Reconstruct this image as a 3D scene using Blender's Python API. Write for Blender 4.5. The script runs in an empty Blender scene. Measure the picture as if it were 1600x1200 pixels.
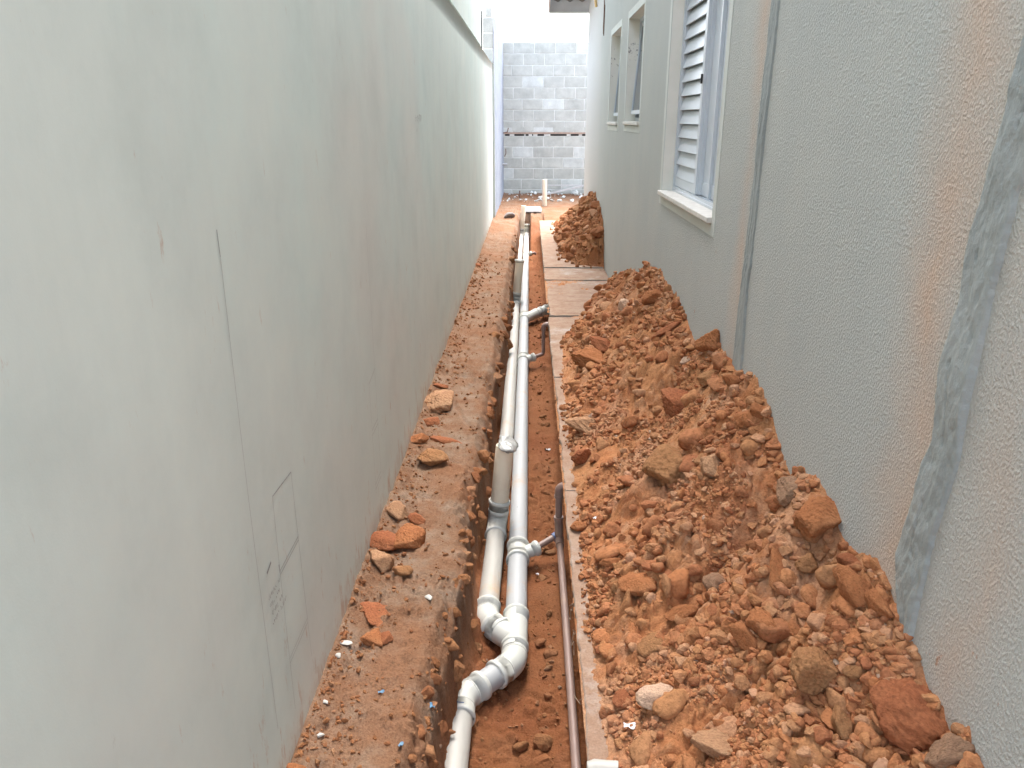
import bpy, bmesh, math, random
import numpy as np
from mathutils import Vector, Matrix

random.seed(7)
RNG = np.random.default_rng(11)
SC = bpy.context.scene
COL = SC.collection

# ------------------------------------------------------------------ camera, sky, sun, exposure
cam_d = bpy.data.cameras.new('camera')
cam = bpy.data.objects.new('camera', cam_d)
COL.objects.link(cam)
cam.location = (0, 0, 1.5)
cam.rotation_euler = (math.radians(90 - 19.03), 0, math.radians(1.27))
cam_d.sensor_width = 36
cam_d.lens = 27.0
cam_d.clip_start = 0.02
cam_d.clip_end = 400
SC.camera = cam

SUN_EL, SUN_ROT = math.radians(63), math.radians(9)
world = bpy.data.worlds.new('World')
SC.world = world
world.use_nodes = True
wn = world.node_tree
sky = wn.nodes.new('ShaderNodeTexSky')
sky.sky_type = 'NISHITA'
sky.sun_disc = False
sky.sun_elevation = SUN_EL
sky.sun_rotation = SUN_ROT
sky.air_density = 1.0
sky.dust_density = 4.0
sky.ozone_density = 1.0
hsv = wn.nodes.new('ShaderNodeHueSaturation')
hsv.inputs['Saturation'].default_value = 0.58
wn.links.new(sky.outputs[0], hsv.inputs['Color'])
wn.links.new(hsv.outputs[0], wn.nodes['Background'].inputs[0])
wn.nodes['Background'].inputs[1].default_value = 0.15

sun_d = bpy.data.lights.new('sun', 'SUN')
sun_d.energy = 0.7
sun_d.angle = math.radians(30)
sun_d.color = (1.0, 0.98, 0.95)
sun = bpy.data.objects.new('sun', sun_d)
COL.objects.link(sun)
# the sky's sun stands at azimuth SUN_ROT clockwise from +Y
sd = Vector((math.sin(SUN_ROT) * math.cos(SUN_EL), math.cos(SUN_ROT) * math.cos(SUN_EL), math.sin(SUN_EL)))
sun.rotation_euler = sd.to_track_quat('Z', 'Y').to_euler()

SC.view_settings.view_transform = 'Standard'
SC.view_settings.look = 'None'
SC.view_settings.exposure = 3.05
SC.view_settings.gamma = 1
SC.view_settings.use_curve_mapping = False
SC.render.engine = 'CYCLES'
SC.cycles.max_bounces = 10
SC.cycles.diffuse_bounces = 8

# ------------------------------------------------------------------ noise in numpy
_perm = np.random.default_rng(5).random((256, 256))
def vnoise(x, y, seed=0):
    x = np.asarray(x, float) + seed * 17.31; y = np.asarray(y, float) + seed * 9.77
    xi = np.floor(x).astype(int); yi = np.floor(y).astype(int)
    fx = x - xi; fy = y - yi
    fx = fx * fx * (3 - 2 * fx); fy = fy * fy * (3 - 2 * fy)
    g = lambda a, b: _perm[a % 256, b % 256]
    return (g(xi, yi) * (1 - fx) + g(xi + 1, yi) * fx) * (1 - fy) + (g(xi, yi + 1) * (1 - fx) + g(xi + 1, yi + 1) * fx) * fy
def fbm(x, y, octv=4, seed=0, gain=0.5):
    a, s, t, f = 1.0, 0.0, 0.0, 1.0
    for k in range(octv):
        s = s + a * vnoise(x * f, y * f, seed + k * 3); t += a
        a *= gain; f *= 2.03
    return s / t - 0.5
_pw = np.random.default_rng(9).random((128, 128, 3))
def worley(x, y, seed=0):
    """distance to the border between cells (f2 - f1), distance to the cell point, the cell's random value"""
    x = np.asarray(x, float) + seed * 13.7; y = np.asarray(y, float) + seed * 7.9
    xi = np.floor(x).astype(int); yi = np.floor(y).astype(int)
    f1 = np.full(x.shape, 9.0); f2 = np.full(x.shape, 9.0); rid = np.zeros(x.shape)
    for dx in (-1, 0, 1):
        for dy in (-1, 0, 1):
            c = _pw[(xi + dx) % 128, (yi + dy) % 128]
            d = np.hypot(xi + dx + c[..., 0] - x, yi + dy + c[..., 1] - y)
            m = d < f1
            f2 = np.where(m, f1, np.minimum(f2, d))
            rid = np.where(m, c[..., 2], rid)
            f1 = np.where(m, d, f1)
    return f2 - f1, f1, rid
def sstep(a, b, x):
    t = np.clip((x - a) / (b - a), 0, 1); return t * t * (3 - 2 * t)

# ------------------------------------------------------------------ object helpers
def tag(o, label=None, cat=None, group=None, kind=None):
    if label: o['label'] = label
    if cat: o['category'] = cat
    if group: o['group'] = group
    if kind: o['kind'] = kind
    return o
def empty(name, loc=(0, 0, 0), label=None, cat=None, group=None, kind=None):
    o = bpy.data.objects.new(name, None); COL.objects.link(o); o.location = loc
    o.empty_display_size = 0.1
    return tag(o, label, cat, group, kind)
def link_mesh(name, me, m=None, parent=None):
    o = bpy.data.objects.new(name, me); COL.objects.link(o)
    if m and not me.materials: me.materials.append(m)
    if parent is not None:
        o.parent = parent
        o.matrix_parent_inverse = Matrix.Translation(parent.location).inverted() if parent.type == 'EMPTY' or parent.location.length else Matrix()
    return o
class MB:
    """collects boxes, tubes and sheets in world coordinates, builds ONE mesh object"""
    def __init__(self): self.v = []; self.f = []; self.s = []
    def add(self, vs, fs, smooth=False):
        b = len(self.v); self.v += [tuple(p) for p in vs]
        self.f += [tuple(i + b for i in q) for q in fs]; self.s += [smooth] * len(fs)
        return self
    def box(self, x0, x1, y0, y1, z0, z1):
        v = [(x, y, z) for x in (x0, x1) for y in (y0, y1) for z in (z0, z1)]
        return self.add(v, [(0, 1, 3, 2), (4, 6, 7, 5), (0, 4, 5, 1), (2, 3, 7, 6), (0, 2, 6, 4), (1, 5, 7, 3)])
    def bar(self, a, b, w, h, up=(0, 0, 1)):
        a = Vector(a); b = Vector(b); d = (b - a).normalized(); s = d.cross(Vector(up)).normalized(); u = s.cross(d)
        v = [p + s * w / 2 * i + u * h / 2 * j for p in (a, b) for i in (-1, 1) for j in (-1, 1)]
        return self.add(v, [(0, 1, 3, 2), (4, 6, 7, 5), (0, 4, 5, 1), (2, 3, 7, 6), (0, 2, 6, 4), (1, 5, 7, 3)])
    def tube(self, pts, r, n=20, caps=True, smooth=True):
        pts = [Vector(p) for p in pts]
        rs = r if isinstance(r, (list, tuple)) else [r] * len(pts)
        ts = []
        for i in range(len(pts)):
            t = (pts[min(i + 1, len(pts) - 1)] - pts[max(i - 1, 0)])
            ts.append(t.normalized() if t.length > 1e-9 else (ts[-1] if ts else Vector((0, 1, 0))))
        t0 = ts[0]
        ref = Vector((0, 0, 1)) if abs(t0.z) < .9 else Vector((1, 0, 0))
        u = t0.cross(ref).normalized()
        vs, fs = [], []
        for i, p in enumerate(pts):
            if i: u = (u - ts[i] * u.dot(ts[i])).normalized()
            w = ts[i].cross(u)
            for k in range(n):
                a = 2 * math.pi * k / n
                vs.append(p + (u * math.cos(a) + w * math.sin(a)) * rs[i])
        for i in range(len(pts) - 1):
            for k in range(n):
                k2 = (k + 1) % n
                fs.append((i * n + k, i * n + k2, (i + 1) * n + k2, (i + 1) * n + k))
        self.add(vs, fs, smooth)
        if caps:
            self.add([vs[k] for k in range(n)], [tuple(range(n))[::-1]])
            self.add([vs[-n + k] for k in range(n)], [tuple(range(n))])
        return self
    def hollow(self, a, b, r, ri, n=20):
        """an open-ended pipe: outer wall, inner wall, rims"""
        a = Vector(a); b = Vector(b); d = b - a
        pr = [(a, r * .97), (a + d * .01, r), (b - d * .01, r), (b, r * .97), (b, ri), (b - d * .9, ri), ]
        return self.tube([p for p, _ in pr], [q for _, q in pr], n, caps=True)
    def build(self, name, m, parent=None):
        me = bpy.data.meshes.new(name)
        me.from_pydata(self.v, [], self.f)
        me.polygons.foreach_set('use_smooth', self.s)
        me.validate(); me.update()
        return link_mesh(name, me, m, parent)
def bevel(o, w=0.004, seg=2):
    md = o.modifiers.new('bevel', 'BEVEL'); md.width = w; md.segments = seg; md.limit_method = 'ANGLE'; md.angle_limit = math.radians(40)
    return o
def arc(p, c, q, r, n=7):
    """points of a rounded corner at c between p and q"""
    p, c, q = Vector(p), Vector(c), Vector(q)
    a = (p - c).normalized(); b = (q - c).normalized()
    ang = a.angle(b); t = r / math.tan(ang / 2)
    s, e = c + a * t, c + b * t
    return [(s * (1 - k) + c * k).lerp(c * (1 - k) + e * k, k) for k in [i / n for i in range(n + 1)]]
def sheet(name, X, Y, Z, m, parent=None, smooth=True, keep=None):
    """a height field from 2-D arrays"""
    nr, nc = X.shape
    v = np.stack([X, Y, Z], -1).reshape(-1, 3)
    i = np.arange((nr - 1) * nc).reshape(nr - 1, nc)[:, :-1].reshape(-1)
    q = np.stack([i, i + 1, i + nc + 1, i + nc], -1)
    if keep is not None:
        kk = keep.reshape(-1); q = q[kk[q].any(1)]
    return np_mesh(name, v, q, m, parent, smooth)
def np_mesh(name, v, q, m, parent=None, smooth=True):
    me = bpy.data.meshes.new(name)
    k = q.shape[1]
    me.vertices.add(len(v)); me.vertices.foreach_set('co', np.ascontiguousarray(v, dtype=np.float32).reshape(-1))
    me.loops.add(len(q) * k); me.loops.foreach_set('vertex_index', np.ascontiguousarray(q, dtype=np.int32).reshape(-1))
    me.polygons.add(len(q)); me.polygons.foreach_set('loop_start', np.arange(0, len(q) * k, k, dtype=np.int32))
    me.polygons.foreach_set('loop_total', np.full(len(q), k, dtype=np.int32))
    me.update(calc_edges=True); me.validate()
    me.polygons.foreach_set('use_smooth', np.full(len(me.polygons), smooth))
    return link_mesh(name, me, m, parent)

# ------------------------------------------------------------------ material helpers
class NT:
    def __init__(self, name, rough=0.8):
        self.m = bpy.data.materials.new(name); self.m.use_nodes = True
        self.t = self.m.node_tree; self.b = self.t.nodes['Principled BSDF']
        self.b.inputs['Roughness'].default_value = rough
        self.tc = self.t.nodes.new('ShaderNodeTexCoord'); self.co = self.tc.outputs['Object']
    def n(self, ty, ins=None, **kw):
        d = self.t.nodes.new(ty)
        for k, v in kw.items(): setattr(d, k, v)
        for k, v in (ins or {}).items():
            s = d.inputs[k]
            if isinstance(v, bpy.types.NodeSocket): self.t.links.new(v, s)
            elif isinstance(v, (tuple, list)) and s.type == 'RGBA' and len(v) == 3: s.default_value = (*v, 1)
            else: s.default_value = v
        return d
    def mapping(self, scale=(1, 1, 1), loc=(0, 0, 0), rot=(0, 0, 0), co=None):
        return self.n('ShaderNodeMapping', {'Vector': co or self.co, 'Scale': scale, 'Location': loc, 'Rotation': rot}).outputs[0]
    def noise(self, scale, detail=4, rough=.55, co=None, dist=0):
        return self.n('ShaderNodeTexNoise', {'Vector': co or self.co, 'Scale': scale, 'Detail': detail, 'Roughness': rough, 'Distortion': dist}).outputs['Fac']
    def voro(self, scale, feature='F1', co=None, out='Distance', rnd=1):
        return self.n('ShaderNodeTexVoronoi', {'Vector': co or self.co, 'Scale': scale, 'Randomness': rnd}, feature=feature).outputs[out]
    def ramp(self, fac, stops, interp='LINEAR'):
        d = self.n('ShaderNodeValToRGB', {'Fac': fac}); cr = d.color_ramp; cr.interpolation = interp
        while len(cr.elements) < len(stops): cr.elements.new(.5)
        for e, (p, c) in zip(cr.elements, stops):
            e.position = p; e.color = (*c, 1) if isinstance(c, (tuple, list)) else (c, c, c, 1)
        return d.outputs[0]
    def mix(self, fac, a, b, mode='MIX'):
        return self.n('ShaderNodeMixRGB', {'Fac': fac, 'Color1': a, 'Color2': b}, blend_type=mode).outputs[0]
    def math(self, op, a, b=0.0, clamp=False):
        return self.n('ShaderNodeMath', {0: a, 1: b}, operation=op, use_clamp=clamp).outputs[0]
    def xyz(self): return self.n('ShaderNodeSeparateXYZ', {0: self.co}).outputs
    def rangem(self, v, a, b, c=0.0, d=1.0):
        return self.n('ShaderNodeMapRange', {0: v, 1: a, 2: b, 3: c, 4: d}, clamp=True).outputs[0]
    def color(self, c): 
        if isinstance(c, bpy.types.NodeSocket): self.t.links.new(c, self.b.inputs['Base Color'])
        else: self.b.inputs['Base Color'].default_value = (*c, 1)
    def bump(self, h, strength=.5, dist=.01, prev=None):
        d = self.n('ShaderNodeBump', {'Height': h, 'Strength': strength, 'Distance': dist})
        if prev: self.t.links.new(prev, d.inputs['Normal'])
        self.t.links.new(d.outputs[0], self.b.inputs['Normal']); return d.outputs[0]
    def set(self, k, v):
        s = self.b.inputs[k]
        if isinstance(v, bpy.types.NodeSocket): self.t.links.new(v, s)
        else: s.default_value = v

def plain(name, c, rough=.5, var=.12, scale=8, spec=.5, bump=0.0, bscale=60):
    a = NT(name, rough)
    f = a.noise(scale, 5, .6)
    a.color(a.ramp(f, [(.25, tuple(x * (1 - var) for x in c)), (.75, tuple(min(1, x * (1 + var)) for x in c))]))
    a.set('Specular IOR Level', spec)
    if bump: a.bump(a.noise(bscale, 4), bump, .004)
    return a.m

# red lateritic soil; per: how much each object / loose piece differs in tone
RED, ORG, OCH, TAN, PNK = (.33, .125, .060), (.42, .170, .072), (.43, .205, .092), (.50, .29, .17), (.56, .33, .21)
def soil(name, per=0.0, dust=.5, fine=1.0, island=False, cmul=1.0, damp=0.0, tint=None, ledge=False, osc=0, crust=False):
    a = NT(name, .95)
    a.set('Specular IOR Level', .12)
    if osc: a.co = a.mapping((osc, osc, osc))
    co = a.co
    if per:
        oi = a.n('ShaderNodeObjectInfo').outputs
        rnd = a.n('ShaderNodeNewGeometry').outputs['Random Per Island'] if island else oi['Random']
        off = a.n('ShaderNodeCombineXYZ', {0: a.math('MULTIPLY', rnd, 37.0), 1: a.math('MULTIPLY', rnd, 91.0), 2: 0.0}).outputs[0]
        co = a.n('ShaderNodeVectorMath', {0: a.co, 1: off}, operation='ADD').outputs[0]
    big = a.noise(2.6, 5, .6, co)
    mid = a.noise(16, 5, .65, co)
    c = a.ramp(big, [(.3, RED), (.45, ORG), (.58, OCH), (.75, ORG)])
    c = a.mix(a.ramp(mid, [(.42, 0.0), (.7, .55)]), c, OCH)
    c = a.mix(a.math('MULTIPLY', a.ramp(a.noise(6, 6, .7, co), [(.5, 0.0), (.72, 1.0)]), dust), c, TAN)
    if per:
        tone = a.ramp(rnd, [(0.0, RED), (.2, (.38, .15, .07)), (.38, ORG), (.55, OCH), (.72, (.38, .20, .10)), (.86, TAN), (.965, PNK), (.992, (.55, .46, .36))], 'CONSTANT')
        c = a.mix(per, c, tone)
    if crust: c = a.mix(a.ramp(a.noise(2.1, 5, .65, a.mapping((1, 1, 1), (3, 1, 7))), [(.52, 0.0), (.65, .48)]), c, (.49, .28, .165))
    if crust and not per: c = a.mix(a.ramp(a.noise(2.1, 5, .65, a.mapping((1, 1, 1), (3, 1, 7))), [(.52, 0.0), (.65, .48)]), c, (.49, .28, .165))
    if tint: c = a.mix(.62, c, tint)
    if ledge:      # trodden dusty ledge beside the trench and dry soil at its far end; red cut soil in the trench, shade of its depth multiplied into the colour
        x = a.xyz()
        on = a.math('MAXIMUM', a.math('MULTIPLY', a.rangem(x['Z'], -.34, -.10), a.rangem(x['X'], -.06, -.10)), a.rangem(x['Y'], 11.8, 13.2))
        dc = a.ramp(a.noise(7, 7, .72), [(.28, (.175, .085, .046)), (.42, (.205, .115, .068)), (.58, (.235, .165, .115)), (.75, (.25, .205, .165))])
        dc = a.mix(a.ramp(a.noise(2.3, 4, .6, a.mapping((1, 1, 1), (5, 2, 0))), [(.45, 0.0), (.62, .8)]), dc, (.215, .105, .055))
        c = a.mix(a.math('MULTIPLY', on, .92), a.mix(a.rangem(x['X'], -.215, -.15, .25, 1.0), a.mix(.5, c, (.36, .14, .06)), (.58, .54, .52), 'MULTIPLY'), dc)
    spk = a.ramp(a.noise(130, 3, .6, co), [(.30, .72), (.5, 1.0), (.72, 1.18)])
    c = a.mix(1.0, c, spk, 'MULTIPLY')
    if damp: c = a.mix(damp, c, (.21, .07, .034))
    if cmul != 1: c = a.mix(1.0, c, (cmul, cmul, cmul), 'MULTIPLY')
    a.color(c)
    h1 = a.noise(90, 6, .7, co); h2 = a.voro(170, co=co)
    p = a.bump(h2, .35 * fine, .004)
    a.bump(h1, .8 * fine, .006, p)
    return a.m

M = {}
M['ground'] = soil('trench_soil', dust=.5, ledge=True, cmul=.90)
M['heap'] = soil('heap_soil', dust=1.0, cmul=.88, crust=True)
M['heap2'] = soil('far_heap_soil', dust=.4, cmul=.70)
M['crumb2'] = soil('far_heap_lump_soil', per=.5, dust=.3, fine=.6, island=True, cmul=.72)
M['clod'] = soil('clod_soil', per=.6, dust=.5, fine=.9, osc=.03, cmul=.88)
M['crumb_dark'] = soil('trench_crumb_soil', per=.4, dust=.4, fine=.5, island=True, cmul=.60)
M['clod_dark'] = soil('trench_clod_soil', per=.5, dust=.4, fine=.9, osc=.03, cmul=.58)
M['crumb'] = soil('crumb_soil', per=.6, dust=.3, fine=.5, island=True, cmul=.88, crust=True)
M['clod_red'] = soil(osc=.055, cmul=.76, name='clod_brick_red', dust=.15, tint=(.36, .115, .055))
M['clod_ochre'] = soil(osc=.055, cmul=.76, name='clod_ochre', dust=.3, tint=(.40, .215, .10))
M['clod_tan'] = soil(osc=.055, cmul=.76, name='clod_tan', dust=.6, tint=(.55, .34, .20))
M['clod_pale'] = soil(osc=.055, name='clod_pale', dust=.3, tint=(.62, .48, .36))
M['clod_orange'] = soil(osc=.055, cmul=.76, name='clod_orange', dust=.3, tint=(.44, .17, .07))
M['clod_grey'] = soil(osc=.055, cmul=.76, name='clod_grey', dust=.3, tint=(.34, .24, .165))
M['white_chip'] = plain('white_chip', (.50, .48, .43), .7, .1, 40)
M['grey_stone'] = plain('grey_stone', (.25, .22, .2), .85, .3, 20, bump=.5)

def pvc(name, c, rough=.28, dirt=.5):
    a = NT(name, rough)
    d = a.ramp(a.noise(5, 6, .7), [(.56, 0.0), (.74, 1.0)])
    st = a.ramp(a.noise(1.0, 5, .7, a.mapping((40, 6, 40))), [(.56, 0.0), (.75, .5)])
    k = a.math('MULTIPLY', a.math('MAXIMUM', d, a.math('MULTIPLY', st, .35)), dirt)
    a.color(a.mix(k, c, (.55, .38, .24)))
    a.set('Roughness', a.rangem(k, 0, .6, rough, .7))
    a.set('Specular IOR Level', .5)
    return a.m
M['pvc'] = pvc('white_pvc', (.41, .42, .42), .50, .7)
M['pvc_warm'] = pvc('warm_pvc', (.43, .415, .375), .5, .9)
M['fitting'] = pvc('white_fitting_pvc', (.56, .565, .515), .42, .35)
M['cream_pvc'] = pvc('cream_pvc', (.82, .73, .57), .45, .3)
M['brown_pvc'] = pvc('brown_pvc', (.26, .175, .145), .40, .3)
M['blue_ring'] = plain('blue_ring', (.09, .14, .28), .5)
M['bag'] = plain('clear_bag', (.33, .33, .31), .3, .3, 30)

def concrete(name, c, dust=0.0, bump=.4, per=False):
    a = NT(name, .9); a.set('Specular IOR Level', .2)
    rnd = a.n('ShaderNodeObjectInfo').outputs['Random']
    if per: a.co = a.n('ShaderNodeVectorMath', {0: a.co, 1: a.n('ShaderNodeCombineXYZ', {0: a.math('MULTIPLY', rnd, 53.0), 1: 0.0, 2: a.math('MULTIPLY', rnd, 29.0)}).outputs[0]}, operation='ADD').outputs[0]
    f = a.noise(5, 7, .65)
    col = a.ramp(f, [(.3, tuple(x * .8 for x in c)), (.7, tuple(x * 1.12 for x in c))])
    if dust:
        k = a.ramp(a.noise(2.2, 6, .7), [(.30, .15 * dust), (.46, 1.0 * dust)])
        dc = a.ramp(a.noise(9, 5, .7), [(.28, (.23, .125, .075)), (.45, (.29, .18, .12)), (.7, (.36, .26, .19))])
        up = a.rangem(a.n('ShaderNodeSeparateXYZ', {0: a.n('ShaderNodeNewGeometry').outputs['Normal']}).outputs['Z'], .3, .8, .18, 1.0)
        col = a.mix(a.math('MULTIPLY', k, up), col, dc)
    if per:
        col = a.mix(1.0, col, a.ramp(rnd, [(0.0, .94), (1.0, 1.05)]), 'MULTIPLY')
        col = a.mix(a.ramp(a.noise(7, 4, .6), [(.56, 0.0), (.68, .35)]), col, tuple(min(1, x * 1.25) for x in c))
    col = a.mix(1.0, col, a.ramp(a.noise(160, 3), [(.3, .85), (.7, 1.1)]), 'MULTIPLY')
    a.color(col)
    p = a.bump(a.noise(110, 5, .7), bump, .003)
    a.bump(f, bump, .01, p)
    return a.m
M['slab'] = concrete('dusty_concrete', (.46, .43, .39), dust=.95)
M['block'] = concrete('block_concrete', (.48, .505, .465), bump=.5, per=True)
M['block_pale'] = concrete('block_concrete_pale', (.57, .61, .58), bump=.4, per=True)
M['mortar'] = concrete('mortar', (.66, .69, .66), bump=.6)
M['render_rough'] = concrete('rough_render', (.29, .33, .385), bump=1.0)
M['beam'] = plain('rusty_strip', (.40, .27, .21), .8, .3, 30)
M['dark'] = plain('dark_gap', (.03, .03, .03), .9)

def boundary_plaster():
    a = NT('smooth_grey_plaster', .62); a.set('Specular IOR Level', .25)
    x = a.xyz()
    f1 = a.noise(1.0, 6, .62, a.mapping((1, 1.6, .8)))
    f2 = a.noise(1.0, 5, .6, a.mapping((1, 22, 2.2)))
    c = a.ramp(f1, [(.25, (.50, .595, .57)), (.42, (.55, .63, .595)), (.55, (.555, .615, .58)), (.75, (.595, .66, .62))])
    c = a.mix(a.ramp(f2, [(.28, .07), (.48, 0.0)]), c, (.45, .51, .48))
    c = a.mix(a.ramp(a.noise(1.0, 3, .5, a.mapping((1, .7, .9), (3, 2, 7))), [(.56, 0.0), (.72, .5)]), c, (.60, .575, .53))
    c = a.mix(.55, c, a.mix(1.0, c, a.ramp(a.noise(3.2, 6, .68, a.mapping((1, 1, 1), (1, 8, 3))), [(.30, (.86, .88, .88)), (.5, (1.0, 1.0, 1.0)), (.7, (1.09, 1.07, 1.05))]), 'MULTIPLY'))
    # trowel specks, small dark scuffs
    sc_ = a.ramp(a.noise(1.0, 5, .7, a.mapping((1, 34, 12), (0, 4, 1))), [(.70, 0.0), (.78, .3)])
    c = a.mix(sc_, c, (.25, .25, .23))
    # soil splashed up from the trench: streaks, denser near the base
    low = a.rangem(x['Z'], .02, .62, 1.0, 0.0)
    st = a.noise(1.0, 6, .72, a.mapping((1, 26, 7), (0, 1.5, 0)))
    thr = a.math('ADD', st, a.math('MULTIPLY', a.math('POWER', low, 2.2), .145))
    c = a.mix(a.ramp(thr, [(.655, 0.0), (.74, .6)]), c, (.40, .23, .14))
    base = a.math('ADD', a.rangem(x['Z'], 0.0, .20, .44, 0.0), a.math('MULTIPLY', a.noise(9, 5, .7), .62))
    c = a.mix(a.ramp(base, [(.5, 0.0), (.80, .45)]), c, (.42, .28, .19))
    a.color(c)
    p = a.bump(a.noise(300, 2, .5), .10, .001)
    a.bump(a.noise(1.0, 4, .5, a.mapping((1, 5, 3))), .22, .010, p)
    return a.m
M['plaster'] = boundary_plaster()

def house_texture():
    a = NT('textured_house_paint', .78); a.set('Specular IOR Level', .25)
    x = a.xyz()
    c = a.ramp(a.noise(1.4, 5, .6), [(.3, (.415, .44, .42)), (.7, (.465, .48, .445))])
    c = a.mix(a.ramp(a.noise(1.0, 5, .6, a.mapping((1, 7, 1.2))), [(.3, .18), (.55, 0.0)]), c, (.36, .395, .40))
    # unpainted base coat beyond the last window
    far = a.math('ADD', x['Y'], a.math('MULTIPLY', a.noise(1.6, 4), .5))
    c = a.mix(a.rangem(far, 9.45, 9.8), c, (.47, .475, .45))
    # orange dust left on both sides of the two cement patches
    wob = a.math('MULTIPLY', a.math('SUBTRACT', a.noise(2.2, 4), .5), .30)
    for yc, w, k, lo in ((2.91, .17, .46, .36), (1.50, .21, .50, .28), (1.20, .16, .40, .30)):
        d = a.math('ABSOLUTE', a.math('SUBTRACT', a.math('ADD', x['Y'], wob), yc))
        g = a.math('POWER', a.rangem(d, 0, w, 1, 0), 1.5)
        pz = a.ramp(a.noise(1.0, 4, .6, a.mapping((1, 1.5, 1.6), (yc, 0, 0))), [(lo, .1), (.68, 1.0)])
        c = a.mix(a.math('MULTIPLY', a.math('MULTIPLY', g, pz), k), c, (.62, .34, .18))
    # splashes of soil
    low = a.rangem(x['Z'], .2, 1.3, .12, 0.0)
    st = a.math('ADD', a.noise(1.0, 5, .72, a.mapping((1, 18, 9), (0, 3, 2))), low)
    c = a.mix(a.ramp(st, [(.74, 0.0), (.79, .75)]), c, (.40, .20, .11))
    a.color(c)
    h1 = a.ramp(a.noise(185, 2, .5, a.mapping((1, 1, .7))), [(.42, 0.0), (.66, 1.0)])
    h2 = a.noise(70, 3, .5, a.mapping((1, 1, .6)))
    p = a.bump(h1, .55, .0030)
    a.bump(h2, .30, .004, p)
    return a.m
M['house'] = house_texture()
def trowel():
    a = NT('cement_patch', .75); a.set('Specular IOR Level', .3)
    f = a.noise(1.0, 6, .65, a.mapping((1, 6, 2.5)))
    c = a.ramp(f, [(.28, (.255, .285, .28)), (.5, (.30, .33, .32)), (.75, (.36, .385, .37))])
    c = a.mix(a.ramp(a.noise(16, 5, .7), [(.66, 0.0), (.76, .7)]), c, (.42, .24, .14))
    a.color(c)
    p = a.bump(a.noise(1.0, 5, .6, a.mapping((1, 60, 22), (0, 0, 0), (.5, 0, 0))), .5, .006)
    a.bump(a.noise(10, 5, .7), .6, .012, p)
    return a.m
M['patch'] = trowel()
M['trim'] = plain('smooth_trim', (.58, .61, .57), .75, .06, 6, .3, .25, 140)
def reveal_mat():
    a = NT('cream_reveal', .8)
    x = a.xyz()
    c = a.ramp(a.noise(6, 5), [(.3, (.74, .73, .65)), (.7, (.82, .80, .73))])
    mould = a.math('ADD', a.noise(30, 6, .75), a.math('MULTIPLY', a.math('SUBTRACT', 1.0, a.math('MULTIPLY', a.math('ABSOLUTE', a.math('SUBTRACT', x['Z'], 2.02)), 6.0), True), .16))
    far = a.rangem(x['Y'], 5.2, 5.6)
    c = a.mix(a.math('MULTIPLY', a.ramp(mould, [(.67, 0.0), (.73, .8)]), far), c, (.13, .12, .11))
    a.color(c); a.bump(a.noise(90, 4), .25, .003)
    return a.m
M['reveal'] = reveal_mat()
M['alu'] = plain('white_aluminium', (.57, .615, .655), .32, .05, 4, .5)
M['sill'] = plain('stone_sill', (.62, .60, .55), .6, .14, 22, .4, .2, 120)
M['glass_dark'] = plain('window_glass', (.05, .07, .09), .06, .1, 3, .8)
M['graphite'] = plain('pencil_graphite', (.25, .26, .255), .6, .3, 60)
M['graphite_soft'] = plain('soft_graphite', (.30, .31, .30), .6, .3, 60)
M['fascia'] = plain('painted_fascia', (.48, .49, .50), .6, .08, 6)
M['tile'] = plain('grey_roof_tile', (.16, .16, .155), .8, .25, 10, bump=.3)
M['yellow'] = plain('yellow_conduit', (.72, .52, .24), .5, .1, 10)
M['steel'] = plain('galvanised_steel', (.52, .53, .53), .45, .15, 14)
M['rust'] = plain('rusty_rod', (.17, .10, .07), .8, .3, 30)
M['blue_scrap'] = plain('blue_scrap', (.10, .22, .34), .5)
M['paper'] = plain('white_scrap', (.80, .80, .82), .6)
M['twig'] = plain('dry_root', (.42, .33, .24), .9)

XL, XR = -.567, .80

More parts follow.
